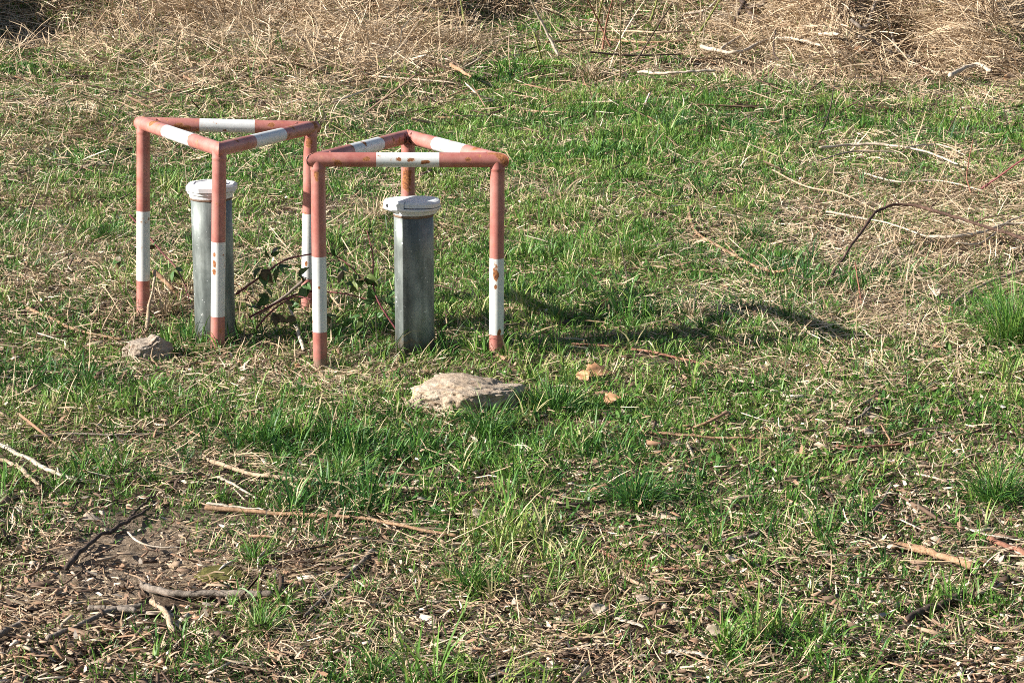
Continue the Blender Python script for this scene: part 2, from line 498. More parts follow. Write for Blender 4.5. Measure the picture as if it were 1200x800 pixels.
# ------------------------------------------------------------------ world, sun, camera
SUN_EL, SUN_DX, SUN_DY = math.radians(27.6), -math.cos(math.radians(12)), -math.sin(math.radians(12))
w = bpy.data.worlds.new("World"); S.world = w; w.use_nodes = True
nt = w.node_tree; bg = nt.nodes['Background']
sky = nt.nodes.new('ShaderNodeTexSky'); sky.sky_type = 'NISHITA'; sky.sun_disc = False
sky.sun_elevation = SUN_EL; sky.sun_rotation = math.atan2(SUN_DX, SUN_DY)
nt.links.new(sky.outputs[0], bg.inputs[0]); bg.inputs[1].default_value = .05
ld = bpy.data.lights.new('sun', 'SUN'); ld.energy = 5.0; ld.angle = math.radians(.53); ld.color = (1, .955, .885)
lo = bpy.data.objects.new('sun', ld); COL.objects.link(lo)
sd = Vector((SUN_DX * math.cos(SUN_EL), SUN_DY * math.cos(SUN_EL), math.sin(SUN_EL)))
lo.rotation_euler = (-sd).to_track_quat('-Z', 'Y').to_euler(); lo.location = (-6, 4, 6)

cd = bpy.data.cameras.new('camera'); cam = bpy.data.objects.new('camera', cd); COL.objects.link(cam)
cam.location = CAM; cam.rotation_euler = (PI / 2 - PITCH, 0, 0)
cd.sensor_width = 36; cd.lens = 36 * F_PX / 1200; cd.clip_start = .1; cd.clip_end = 2000
S.camera = cam
S.view_settings.view_transform = 'Standard'; S.view_settings.look = 'None'
S.view_settings.exposure = 1.25; S.view_settings.gamma = 1
S.cycles.max_bounces = 6; S.cycles.transparent_max_bounces = 4
S.cycles.use_denoising = False
S.cycles.pixel_filter_type = 'BLACKMAN_HARRIS'; S.cycles.filter_width = .95

# ------------------------------------------------------------------ ground (one sheet to the horizon)
def axis(fine0, fine1, step, mid0, mid1, mstep, far):
    a = list(np.arange(fine0, fine1, step))
    l = [fine0]; x = fine0; s = step
    while x > mid0: s = min(s * 1.15, mstep); x -= s; l.append(x)
    while x > -far: s *= 1.5; x -= s; l.append(x)
    r = [a[-1]]; x = a[-1]; s = step
    while x < mid1: s = min(s * 1.15, mstep); x += s; r.append(x)
    while x < far: s *= 1.5; x += s; r.append(x)
    return np.array(l[:0:-1] + a + r[1:])


xs = axis(-2.6, 2.6, .018, -7, 7, .10, 600)
ys = axis(4.6, 12, .018, -3, 30, .10, 900)
XX, YY = np.meshgrid(xs, ys)
ZZ = terr(XX, YY)
fineblend = (np.exp(-np.maximum(np.abs(XX) - 2.6, 0) * 3) * np.exp(-np.maximum(YY - 12, 0) * 2) * np.exp(-np.maximum(4.6 - YY, 0) * 3))
ZZ = ZZ + fineblend * ((vnoise(XX / .035, YY / .035, 11) - .6) * .010 + (vnoise(XX / .06, YY / .06, 12) - .6) * .008)
nx, ny = len(xs), len(ys)
idx = np.arange(nx * ny).reshape(ny, nx)
Fq = np.stack([idx[:-1, :-1], idx[:-1, 1:], idx[1:, 1:], idx[1:, :-1]], -1).reshape(-1, 4)
g = fast_mesh('ground', np.stack([XX, YY, ZZ], -1).reshape(-1, 3), Fq, M['soil'], smooth=True)
g['kind'] = 'structure'

# ------------------------------------------------------------------ cover maps (authored at 100 px steps, then used as ground maps)
GREEN = np.array([
    [.62, .50, .40, .32, .20, .50, .62, .52, .28, .14, .12, .12],
    [.58, .55, .58, .62, .72, .86, .96, .97, .95, .93, .90, .84],
    [.55, .66, .76, .76, .74, .80, .90, .90, .70, .48, .42, .32],
    [.70, .66, .68, .70, .75, .94, .97, .92, .80, .70, .52, .55],
    [.84, .84, .82, .86, .90, .92, .94, .92, .92, .86, .78, .74],
    [.84, .82, .88, .92, .92, .90, .92, .90, .88, .80, .82, .80],
    [.32, .05, .52, .72, .80, .82, .86, .82, .66, .58, .58, .60],
    [.18, .10, .48, .66, .70, .70, .62, .64, .72, .76, .70, .58]])
STRAW = np.array([
    [.60, .70, .78, .90, 1.0, .50, .38, .48, .72, .95, 1.0, 1.0],
    [.48, .48, .45, .42, .36, .24, .12, .10, .16, .22, .28, .35],
    [.32, .32, .26, .25, .28, .26, .14, .14, .50, .72, .82, .88],
    [.35, .42, .45, .45, .35, .18, .20, .30, .42, .58, .72, .60],
    [.28, .28, .35, .28, .24, .22, .18, .22, .24, .38, .42, .45],
    [.30, .34, .28, .28, .28, .28, .24, .28, .30, .35, .35, .35],
    [.14, .05, .28, .34, .34, .30, .30, .32, .40, .42, .40, .36],
    [.20, .20, .32, .40, .45, .45, .48, .45, .45, .42, .42, .42]])
CHIP = np.array([
    [.05] * 12,
    [.05, .05, .05, .05, .05, .10, .10, .15, .15, .10, .10, .10],
    [.25, .20, .10, .10, .10, .10, .05, .05, .10, .15, .15, .20],
    [.25, .25, .20, .15, .10, .05, .05, .10, .15, .15, .20, .20],
    [.20, .20, .20, .15, .10, .10, .10, .15, .10, .20, .30, .30],
    [.35, .35, .25, .25, .20, .25, .20, .25, .35, .55, .55, .45],
    [.65, .22, .42, .55, .50, .50, .50, .60, .80, .90, .80, .70],
    [.95, .85, .80, .80, .75, .75, .90, .90, .75, .75, .90, .95]])


def cover(MAP, x, y):
    u, v = proj(x, y, terr(x, y))
    cu = np.clip(u / 100 - .5, 0, 10.999); cv = np.clip(v / 100 - .5, 0, 6.999)
    iu, iv = cu.astype(int), cv.astype(int); fu, fv = cu - iu, cv - iv
    return (MAP[iv, iu] * (1 - fu) + MAP[iv, iu + 1] * fu) * (1 - fv) + (MAP[iv + 1, iu] * (1 - fu) + MAP[iv + 1, iu + 1] * fu) * fv


def scatter(density, y0, y1):
    out = []
    for a in np.arange(y0, y1, .5):
        hw = a * .2222 + 1.1
        n = int(density * hw * 2 * .5)
        out.append(np.stack([rng.uniform(-hw, hw, n), rng.uniform(a, a + .5, n)], -1))
    p = np.concatenate(out)
    return p[:, 0], p[:, 1]


# keep blades off pipes, stones and guard legs
KEEP = [(-4.5, 20.0, .4, .5)]
STICKS = []
def clear(x, y, p=.42):
    k = np.ones(len(x), bool)
    if STICKS:
        cells = np.unique(np.array(STICKS))
        c_ = np.floor(x / .012).astype(np.int64) * 100000 + np.floor(y / .012).astype(np.int64)
        k &= ~(np.isin(c_, cells) & (rng.uniform(0, 1, len(x)) < p))
    for cx, cy, rx, ry in KEEP:
        k &= ((x - cx) / rx) ** 2 + ((y - cy) / ry) ** 2 > 1
    return k

# ------------------------------------------------------------------ tubes
def catmull(P, n):
    P = np.array(P, float)
    if len(P) < 3:
        t = np.linspace(0, 1, n)[:, None]
        return P[0] * (1 - t) + P[-1] * t
    Q = np.vstack([2 * P[0] - P[1], P, 2 * P[-1] - P[-2]])
    out = []
    m_ = len(P) - 1
    for s in np.linspace(0, m_ - 1e-6, n):
        i = int(s); t = s - i
        a, b_, c_, d_ = Q[i], Q[i + 1], Q[i + 2], Q[i + 3]
        out.append(.5 * ((2 * b_) + (-a + c_) * t + (2 * a - 5 * b_ + 4 * c_ - d_) * t * t + (-a + 3 * b_ - 3 * c_ + d_) * t ** 3))
    return np.array(out)


def tube(path, rad, sides=8, rough=.12, flat=1.0, cap=True, seed=0):
    path = np.array(path, float); n = len(path)
    rad = np.broadcast_to(np.array(rad, float), (n,))
    r_ = np.random.default_rng(seed + 1)
    V, Fc = [], []
    up = np.array([.12, .05, 1.0])
    for i in range(n):
        t = path[min(i + 1, n - 1)] - path[max(i - 1, 0)]; t = t / (np.linalg.norm(t) + 1e-9)
        u_ = up - t * (up @ t)
        if np.linalg.norm(u_) < .15: u_ = np.array([1.0, 0, 0]) - t * t[0]
        u_ /= np.linalg.norm(u_); s_ = np.cross(t, u_)
        for k in range(sides):
            a = 2 * PI * k / sides
            r = rad[i] * (1 + rough * r_.normal())
            V.append(path[i] + s_ * math.cos(a) * r + u_ * math.sin(a) * r * flat)
    for i in range(n - 1):
        for k in range(sides):
            k2 = (k + 1) % sides
            Fc.append((i * sides + k, i * sides + k2, (i + 1) * sides + k2, (i + 1) * sides + k))
    if cap:
        Fc.append(tuple(range(sides))[::-1]); Fc.append(tuple((n - 1) * sides + k for k in range(sides)))
    return V, Fc


def cat(*vf):
    V, Fc = [], []
    for v_, f_ in vf:
        o = len(V); V += list(v_); Fc += [tuple(i + o for i in f) for f in f_]
    return V, Fc


_seed = [100]
def stick(name, pts, wpx, mat, label, cat_='stick', taper=.6, group=None, forks=(), flat=1.0, wob=.22, rough=.035):
    """pts: (u, v[, height]) along the photograph's line; wpx: thickness in photo pixels"""
    _seed[0] += 1; r_ = np.random.default_rng(_seed[0])
    def path(pp):
        P = [G(p[0], p[1], (p[2] if len(p) > 2 else 0)) for p in pp]
        sc = pxm(P[0]); r0 = wpx * .88 / sc / 2
        for q, p in zip(P, pp): q[2] += r0 * .9 + (.010 if len(p) < 3 else 0) + (.09 if p[1] < 112 else .045 if p[0] > 900 and 170 < p[1] < 340 and len(p) < 3 else 0)
        n = max(10, int(14 * len(pp)))
        C = catmull(P, n)
        j = r_.normal(0, 1, (n, 3)); j = sum(np.roll(j, q, 0) for q in range(6)) / 3.2
        C += j * r0 * wob
        return C, r0
    C, r0 = path(pts)
    rad = r0 * np.linspace(1, taper, len(C)) * (1 + .10 * np.sin(np.linspace(0, 2.2 * len(pts), len(C)) + r_.uniform(0, 6)))
    rad[0] *= .75; rad[-1] *= .6
    for q in C:
        if q[2] - float(terr(q[0], q[1])) < .05:
            for ox in (-.012, 0, .012):
                for oy in (-.060, -.048, -.036, -.024, -.012, 0, .012):
                    STICKS.append(int(math.floor((q[0] + ox) / .012)) * 100000 + int(math.floor((q[1] + oy) / .012)))
    shapes = [tube(C, rad, 9, rough, flat, seed=_seed[0])]
    for _ in range(max(1, len(C) // 26)):       # small knots
        i = r_.integers(2, len(C) - 2); d = r_.normal(0, 1, 3); d[2] = abs(d[2]); d /= np.linalg.norm(d)
        shapes.append(tube([C[i], C[i] + d * r0 * 1.2, C[i] + d * r0 * r_.uniform(1.6, 4.5)], [r0 * .45, r0 * .3, r0 * .12], 6, .1, seed=_seed[0]))
    for fk in forks:
        Cf, _ = path(fk)
        shapes.append(tube(Cf, r0 * np.linspace(.7, .3, len(Cf)), 7, .1, flat, seed=_seed[0] + 5))
    V, Fc = cat(*shapes)
    o = mk(name, V, Fc, mat, smooth=True)
    return tag(o, label, cat_, group)


# ------------------------------------------------------------------ triangular guards
def ring_uv(axis_):
    a = np.array(axis_, float); a /= np.linalg.norm(a)
    h = np.array([0, 0, 1.0]) if abs(a[2]) < .9 else np.array([0, 1.0, 0])
    s = np.cross(a, h); s /= np.linalg.norm(s); u = np.cross(s, a)
    return a, s, u


def guard(name, tops, legdir, legs, label, mseed, spots_by):
    """tops: three corner centre points; legs: per corner (white_top_row, white_bottom_row)"""
    R_ = .0268
    tops = [np.array(t) for t in tops]
    ld_ = np.array(legdir, float); ld_ /= np.linalg.norm(ld_)
    cen = sum(tops) / 3
    base = cen + ld_ * (cen[2] / -ld_[2]); base[2] = float(terr(base[0], base[1]))
    root = empty(name, base, label, 'guard frame', 'red and white triangular guard frames')
    K = 28
    # bars with mitred corners
    for i in range(3):
        a, b_ = tops[i], tops[(i + 1) % 3]
        d, s, u = ring_uv(b_ - a)
        def corner(P, Q1, Q2):
            e1 = (Q1 - P) / np.linalg.norm(Q1 - P); e2 = (Q2 - P) / np.linalg.norm(Q2 - P)
            n = e1 - e2; return n / np.linalg.norm(n), -(e1 + e2) / np.linalg.norm(e1 + e2)
        nA, oA = corner(a, b_, tops[(i + 2) % 3]); nB, oB = corner(b_, a, tops[(i + 2) % 3])
        Ln = np.linalg.norm(b_ - a)
        nring = 40
        ts = np.linspace(0, 1, nring)
        wl, wr = .335, .665
        if (name, i) in BARBANDS: wl, wr = BARBANDS[(name, i)]
        ts = sorted(set(list(ts) + [wl, wr, .035, .965, .05, .95]))
        V, Fc, fi = [], [], []
        for j, t in enumerate(ts):
            for k in range(K):
                an = 2 * PI * k / K
                off = (s * math.cos(an) + u * math.sin(an)) * R_
                q = a + off
                # line q + d*x; clipped by mitre planes
                xa = -((q - a) @ nA) / (d @ nA); xb = ((b_ - q) @ nB) / (d @ nB)
                x = xa + (xb - xa) * t if (t < .06 or t > .94) else min(max(Ln * t, xa + .002), xb - .002)
                if t in (0, 1) or t < .06 or t > .94:
                    x = xa + (xb - xa) * t
                p = q + d * x
                # round the outer tip
                for P0, o_ in ((a, oA), (b_, oB)):
                    e = (p - P0) @ o_
                    lim = 1.4 * R_
                    if e > lim:
                        p = p - o_ * (e - lim) * .4
                V.append(p)
            if j:
                mid = (ts[j] + ts[j - 1]) / 2
                for k in range(K):
                    k2 = (k + 1) % K
                    Fc.append(((j - 1) * K + k, j * K + k, j * K + k2, (j - 1) * K + k2))
                    fi.append(1 if wl < mid < wr else 0)
        sp = [tuple(np.array(pt[:3]) - base) + (pt[3],) for pt in spots_by.get(('bar', i), [])]
        mr = mat_paint('salmon_red_paint', RED, RED2, .845, sp, seed=mseed + i)
        mw = mat_paint('white_paint', WHITE, WHITE2, .865, sp, seed=mseed + i + 5)
        mk('top_bar', V, Fc, None, root, smooth=True, mats=[mr, mw], fidx=fi)
    for i in range(3):
        P0, Q1, Q2 = tops[i], tops[(i + 1) % 3], tops[(i + 2) % 3]
        o_ = -unit(unit(Q1 - P0) + unit(Q2 - P0)); n_ = unit(np.cross(Q1 - P0, Q2 - P0))
        if n_[2] < 0: n_ = -n_
        ha = math.acos(np.clip(unit(Q1 - P0) @ unit(Q2 - P0), -1, 1)) / 2
        V, Fc = [], []
        sr = np.random.default_rng(i + 40)
        for k in range(40):
            th = 2 * PI * k / 40
            e = R_ / math.sin(ha) * math.cos(th)
            if e > 1.4 * R_: e -= (e - 1.4 * R_) * .4
            cc = P0 + o_ * e + n_ * R_ * math.sin(th) * .985
            rad_ = unit(o_ * math.cos(th) + n_ * math.sin(th)); tn = unit(np.cross(o_, n_))
            br = .0016 * (1 + .25 * sr.normal())
            for q in range(6):
                V.append(cc + (rad_ * math.cos(q * PI / 3) + tn * 1.5 * math.sin(q * PI / 3)) * br)
        for k in range(40):
            for q in range(6):
                Fc.append((k * 6 + q, ((k + 1) % 40) * 6 + q, ((k + 1) % 40) * 6 + (q + 1) % 6, k * 6 + (q + 1) % 6))
        mk('weld_seam', V, Fc, mat_paint('salmon_red_paint', RED, RED2, .80, (), seed=mseed + i + 30), root, smooth=True)
    for i in range(3):
        top = tops[i] + ld_ * .004
        gz = float(terr(top[0], top[1]))
        Ln = (top[2] - gz) / -ld_[2] + .10
        def t_at(row):
            lo_, hi = 0, Ln + .3
            for _ in range(40):
                md = (lo_ + hi) / 2; q = top + ld_ * md
                if proj(q[0], q[1], q[2])[1] < row: lo_ = md
                else: hi = md
            return md
        ta, tb = t_at(legs[i][0]), t_at(legs[i][1])
        d, s, u = ring_uv(ld_)
        ts = sorted(set(list(np.linspace(0, Ln, 26)) + [ta, tb, R_ * .9, R_ * 1.15, R_ * 1.5]))
        V, Fc, fi = [], [], []
        for j, t in enumerate(ts):
            r = R_ * (1.07 if abs(t - R_ * 1.15) < 1e-6 else 1.0)   # weld bead under the bar
            for k in range(K):
                an = 2 * PI * k / K
                V.append(top + d * t + (s * math.cos(an) + u * math.sin(an)) * r)
            if j:
                mid = (ts[j] + ts[j - 1]) / 2
                for k in range(K):
                    k2 = (k + 1) % K
                    Fc.append(((j - 1) * K + k, j * K + k, j * K + k2, (j - 1) * K + k2)[::-1])
                    fi.append(1 if ta < mid < tb else 0)
        sp = [tuple(np.array(pt[:3]) - base) + (pt[3],) for pt in spots_by.get(('leg', i), [])]
        mr = mat_paint('salmon_red_paint', RED, RED2, .865, sp, seed=mseed + i + 11, streak=1)
        mw = mat_paint('white_paint', WHITE, WHITE2, .885, sp, seed=mseed + i + 16, streak=1)
        mk('leg', V, Fc, None, root, smooth=True, mats=[mr, mw], fidx=fi)
        q = top + ld_ * Ln
        KEEP.append((q[0], q[1], .03, .03))
    return root


def on_plane(u, v, c, n):
    d = ray(u, v); c = np.array(c, float); n = np.array(n, float)
    return CAM + d * (((c - CAM) @ n) / (d @ n))


BARBANDS = {('tube_guard', 0): (.325, .675)}
nR = unit((.008, .0, 1)); cR = (-.38, 8.45, .765)
A_, B_, C_ = on_plane(372.5, 187, cR, nR), on_plane(583, 187.5, cR, nR), on_plane(478, 160, cR, nR)
nL = unit((.038, .004, 1)); cL = (-1.12, 8.85, .765)
L_, F_, R2_ = on_plane(168, 145, cL, nL), on_plane(257, 175, cL, nL), on_plane(364, 150, cL, nL)


def surf(P, off=(-.012, -.024, 0)):
    return (P[0] + off[0], P[1] + off[1], P[2] + off[2])


def pt_on(a, b, u):            # point on bar a-b in photo column u
    lo_, hi = 0.0, 1.0
    for _ in range(30):
        md = (lo_ + hi) / 2; q = a + (b - a) * md
        if (proj(*q)[0] < u) == (proj(*b)[0] > proj(*a)[0]): lo_ = md
        else: hi = md
    return a + (b - a) * md


def leg_pt(top, n, row):
    lo_, hi = 0.0, 1.0
    for _ in range(30):
        md = (lo_ + hi) / 2; q = top - n * md
        if proj(*q)[1] < row: lo_ = md
        else: hi = md
    return top - n * md


fr = (0, -.025, .004)
spotsR = {
    ('bar', 0): [surf(pt_on(A_, B_, 430), fr) + (.013,), surf(pt_on(A_, B_, 468), fr) + (.011,), surf(pt_on(A_, B_, 482), fr) + (.013,),
                 surf(pt_on(A_, B_, 497), (0, -.025, -.006)) + (.015,), surf(pt_on(A_, B_, 502), (0, -.025, -.004)) + (.010,),
                 surf(pt_on(A_, B_, 397), (0, -.024, -.008)) + (.016,), surf(pt_on(A_, B_, 548), fr) + (.011,), surf(B_, (.03, -.015, .010)) + (.030,), surf(B_, (0, .0, .024)) + (.028,)],
    ('bar', 1): [surf(pt_on(C_, B_, 560), (0, 0, .024)) + (.02,), surf(pt_on(C_, B_, 530), (0, 0, .024)) + (.010,), surf(pt_on(C_, B_, 497), (0, 0, .024)) + (.012,)],
    ('bar', 2): [surf(pt_on(A_, C_, 425), (0, -.02, .014)) + (.018,), surf(pt_on(A_, C_, 446), (0, -.012, .02)) + (.012,)],
    ('leg', 0): [surf(leg_pt(A_, nR, 205), (-.004, -.025, 0)) + (.012,), surf(leg_pt(A_, nR, 335), (.002, -.025, 0)) + (.006,)],
    ('leg', 1): [surf(leg_pt(B_, nR, 316), (-.002, -.025, 0)) + (.018,), surf(leg_pt(B_, nR, 322), (-.004, -.025, 0)) + (.014,),
                 surf(leg_pt(B_, nR, 334), (-.004, -.025, 0)) + (.014,), surf(leg_pt(B_, nR, 388), (.01, -.022, 0)) + (.012,)],
    ('leg', 2): [surf(leg_pt(C_, nR, 205), (-.004, -.025, 0)) + (.026,), surf(leg_pt(C_, nR, 216), (-.004, -.025, 0)) + (.024,)],
}
spotsL = {
    ('bar', 0): [surf(pt_on(L_, F_, 182), (0, -.012, .02)) + (.022,), surf(pt_on(L_, F_, 226), (0, -.015, .016)) + (.014,), surf(pt_on(L_, F_, 231), (0, -.02, .012)) + (.010,)],
    ('bar', 1): [surf(pt_on(F_, R2_, 276), (0, -.018, .015)) + (.016,), surf(pt_on(F_, R2_, 340), (0, -.012, .02)) + (.014,), surf(R2_, (.02, -.01, .015)) + (.02,)],
    ('bar', 2): [surf(pt_on(L_, R2_, 212), (0, -.025, -.004)) + (.020,), surf(pt_on(L_, R2_, 222), (0, -.025, -.006)) + (.012,), surf(pt_on(L_, R2_, 231), (0, -.02, -.012)) + (.009,),
                 surf(pt_on(L_, R2_, 263), (0, -.02, -.014)) + (.009,), surf(pt_on(L_, R2_, 318), (0, -.02, .01)) + (.016,)],
    ('leg', 1): [surf(leg_pt(F_, nL, 307), (-.012, -.022, 0)) + (.012,), surf(leg_pt(F_, nL, 318), (-.013, -.022, 0)) + (.012,), surf(leg_pt(F_, nL, 297), (-.012, -.022, 0)) + (.008,)],
    ('leg', 2): [surf(leg_pt(R2_, nL, 166), (-.004, -.025, 0)) + (.018,), surf(leg_pt(R2_, nL, 306), (-.006, -.025, 0)) + (.012,)],
}
guard('tube_guard', [A_, B_, C_], -nR, [(300, 388), (302, 391), (262, 345)],
      'nearer triangular steel pipe guard, one bar facing the camera, rust spots on white bands', 3.0, spotsR)
guard('tube_guard', [L_, F_, R2_], -nL, [(247, 328), (283, 370), (250, 326)],
      'farther triangular steel pipe guard leaning slightly, its corner leg in front of a pipe', 23.0, spotsL)


# ------------------------------------------------------------------ monitoring well pipes
def revolve(cx, cy, prof, K=40, shape=None, z0=0):
    V, Fc = [], []
    for j, (r, z) in enumerate(prof):
        for k in range(K):
            a = 2 * PI * k / K
            rr = r * (shape(a, j) if shape else 1)
            V.append((cx + math.cos(a) * rr, cy + math.sin(a) * rr, z0 + z))
    for j in range(len(prof) - 1):
        for k in range(K):
            k2 = (k + 1) % K
            Fc.append((j * K + k, j * K + k2, (j + 1) * K + k2, (j + 1) * K + k))
    Fc.append(tuple((len(prof) - 1) * K + k for k in range(K)))
    Fc.append(tuple(range(K))[::-1])
    return V, Fc


def row_z(x, y, row):
    lo_, hi = -.2, 1.2
    for _ in range(40):
        md = (lo_ + hi) / 2
        if proj(x, y, md)[1] > row: lo_ = md
        else: hi = md
    return md


def well(u_c, y, rpx, row_top, row_collar, label, kind):
    x = float(Py(u_c, row_top, y)[0])
    gz = float(terr(x, y)); sc = F_PX / (y * FW[1] + (.4 - CAM_H) * FW[2])
    r = rpx / sc
    zc = row_z(x, y - r, row_collar)          # lower edge of the collar at the front
    zt = row_z(x, y, row_top)                 # lid top
    root = empty('monitoring_well', (x, y, gz), label, 'well pipe', 'capped steel monitoring wells')
    V, Fc = revolve(x, y, [(r, gz - .12), (r, gz + .2), (r, gz + .4), (r, zc + .012), (r * .9, zc + .012)], 48)
    mk('pipe', V, Fc, M['zinc'], root, smooth=True)
    V, Fc = revolve(x, y, [(r * 1.015, zc - .004), (r * 1.03, zc - .002), (r * 1.03, zc + .004), (r * 1.0, zc + .006)], 40)
    mk('seal_ring', V, Fc, M['seal'], root, smooth=True)
    if kind == 'lug':
        H = zt - zc
        sh = lambda a, j: 1 + (.10 if j > 1 else .02) * math.cos(a)
        mk('cap_collar', *revolve(x, y, [(r * 1.01, zc + .005), (r * 1.05, zc + .006), (r * 1.07, zc + H * .14), (r * 1.14, zc + H * .30), (r * 1.24, zc + H * .44), (r * 1.25, zc + H * .55), (r * 1.0, zc + H * .55)], 48, sh), M['cap'], root)
        s2 = lambda a, j: (1 - .045 * math.cos(4 * a)) * 1.02
        mk('lid', *revolve(x + r * .26, y, [(r * 1.02, zc + H * .585), (r * 1.10, zc + H * .61), (r * 1.12, zc + H * .84), (r * 1.04, zc + H * .95), (r * .90, zt), (r * .5, zt + .001)], 64, s2), M['cap'], root)
        mk('seal_gap', *revolve(x + r * .22, y, [(r * 1.0, zc + H * .53), (r * 1.06, zc + H * .54), (r * 1.06, zc + H * .60), (r * .9, zc + H * .60)], 48), M['lock'], root)
        plan = [(-.45, -1.02), (-1.08, -.80), (-1.50, -.24), (-1.50, .25), (-1.1, .7), (-.5, .9)]
        V, Fc = [], []
        for j, (zz, k_) in enumerate(((.20, .74), (.36, .95), (.45, 1.0), (.86, 1.0), (.98, .93), (1.0, .84))):
            for px_, py_ in plan:
                V.append((x + r * px_ * k_, y + r * py_ * k_, zc + H * zz))
        for j in range(5):
            for k in range(6):
                k2 = (k + 1) % 6
                Fc.append((j * 6 + k, (j + 1) * 6 + k, (j + 1) * 6 + k2, j * 6 + k2))
        Fc.append(tuple(range(6))); Fc.append(tuple(30 + k for k in range(6))[::-1])
        mk('hinge_lug', V, Fc, M['cap'], root)
        fc_ = np.array([x + r * -1.29, y + r * -.52, zc + H * .68]); fn = unit((-.8, -.6, 0)); ft = np.array([.6, -.8, 0])
        V = []
        for dd in (-.004, .0012):
            for k in range(16):
                a = 2 * PI * k / 16
                V.append(fc_ + fn * dd + ft * math.cos(a) * .007 + np.array([0, 0, 1]) * math.sin(a) * .0075)
        Fc = [tuple(range(16)), tuple(16 + k for k in range(16))[::-1]] + [(k, 16 + k, 16 + (k + 1) % 16, (k + 1) % 16) for k in range(16)]
        mk('lock', V, Fc, M['lock'], root)
    else:
        H = zt - zc
        mk('cap_collar', *revolve(x, y, [(r * 1.03, zc + .004), (r * 1.05, zc + H * .10), (r * 1.06, zc + H * .30), (r * 1.15, zc + H * .36), (r * 1.17, zc + H * .50), (r * .9, zc + H * .50)], 48), M['cap'], root)
        def octo(a, j):
            s_ = PI / 4; b__ = (a + s_ / 2) % s_ - s_ / 2
            return math.cos(s_ / 2) / math.cos(b__) * 1.04
        lid = mk('lid', *revolve(x + .003, y, [(r * 1.20, zc + H * .53), (r * 1.25, zc + H * .56), (r * 1.25, zc + H * .86), (r * 1.13, zt - .001), (r * .9, zt), (r * .88, zt - .003), (r * .4, zt - .003)], 64, octo), M['cap'], root)
        o_ = (x + r * .55, y - .02, zt)
        V = [(o_[0] + sx * .018, o_[1] + sy * .024, o_[2] + sz) for sz in (-.003, .007) for sx, sy in ((-1, -1), (1, -1), (1, 1), (-1, 1))]
        Fc = [(0, 3, 2, 1), (4, 5, 6, 7), (0, 1, 5, 4), (1, 2, 6, 5), (2, 3, 7, 6), (3, 0, 4, 7)]
        mk('hinge', V, Fc, M['cap'], root)
    KEEP.append((x, y, r * 1.02, r * 1.02))
    return root


well(484.5, 8.43, 23.2, 233, 255.5, 'grey steel well pipe with hinged white cap, standing inside the nearer guard', 'lug')
well(247, 8.66, 23.8, 214, 236, 'grey steel well pipe with octagonal white cap, standing inside the farther guard', 'oct')


# ------------------------------------------------------------------ stones
def rock(name, u, v, wpx, dpx_m, hgt, label, mat, seed, yaw=0, sink=.35, peaks=()):
    c = G(u, v); sc = pxm(c); rx = wpx / sc / 2
    import bmesh
    bm = bmesh.new(); bmesh.ops.create_icosphere(bm, subdivisions=6, radius=1)
    for vt in bm.verts:
        p = vt.co.copy()
        n = mnoise.fractal(p * 1.3 + Vector((seed, 0, 0)), 1.0, 2.0, 4) * .28
        n += mnoise.fractal(p * 5 + Vector((seed, 3, 0)), .9, 2.0, 4) * .09
        n += mnoise.fractal(p * 14 + Vector((seed, 7, 0)), .8, 2.0, 3) * .035
        q = p * (1 + n)
        q.z = math.copysign(abs(q.z) ** .75, q.z)
        if q.z > .55: q.z = .55 + (q.z - .55) * .35
        h = hgt * (1 + sum(a * math.exp(-((q.x - b) / w_) ** 2) for a, b, w_ in peaks))
        vt.co = Vector((q.x * rx, q.y * dpx_m / 2, q.z * h))
    ca, sa = math.cos(yaw), math.sin(yaw)
    V = [(c[0] + p.co.x * ca - p.co.y * sa, c[1] + p.co.x * sa + p.co.y * ca, c[2] + p.co.z + hgt * (0.1 - sink * .3)) for p in bm.verts]
    Fc = [tuple(x.index for x in f.verts) for f in bm.faces]
    bm.free()
    o = mk(name, V, Fc, mat, smooth=True, origin=c)
    KEEP.append((c[0], c[1] + dpx_m * .10, rx * .80, dpx_m / 2 * .72))
    return tag(o, label, 'stone', 'stones in the grass')


rock('broken_concrete', 545, 474, 124, .28, .105, 'wide flat pinkish lump of broken concrete in front of the nearer guard', M['rock'], 4.0, 0, .3, [(.25, -.2, .5)])
rock('rubble_lump', 171, 420, 56, .16, .090, 'small jagged grey rubble lump beside the left leg of the farther guard', M['clod'], 9.0, .3, .2, [(.4, .5, .3)])

# ------------------------------------------------------------------ stems, leaves
def leaf_shape(c, d, L, W, fold=.3, curl=.3, serr=0, nrm=None):
    """ovate leaf as a folded, curled sheet with thickness; returns verts, faces"""
    d = unit(d); up = np.array([0, 0, 1.0]) if nrm is None else unit(nrm)
    s = np.cross(d, up)
    s = unit(s) if np.linalg.norm(s) > 1e-3 else np.array([1.0, 0, 0])
    n = np.cross(s, d)
    ts = np.linspace(0, 1, 9)
    V, Fc = [], []
    for layer in (0, -.0007):
        for i, t in enumerate(ts):
            w_ = W * math.sin(PI * min(.98, .04 + t ** .8)) ** .8 * .5 * (1 + (serr if i % 2 else 0))
            mid = np.array(c) + d * L * t + n * (layer - curl * L * t * t)
            for k in (-1, -.5, 0, .5, 1):
                V.append(mid + s * w_ * k + n * fold * w_ * abs(k) ** 1.3)
    m_ = 5; N = 9 * 5
    for i in range(8):
        for k in range(4):
            a = i * m_ + k
            Fc.append((a, a + 1, a + m_ + 1, a + m_)); Fc.append((N + a, N + a + m_, N + a + m_ + 1, N + a + 1))
    for i in range(8):
        a = i * m_; Fc.append((a, a + m_, N + a + m_, N + a)); a += 4; Fc.append((a, N + a, N + a + m_, a + m_))
    return V, Fc


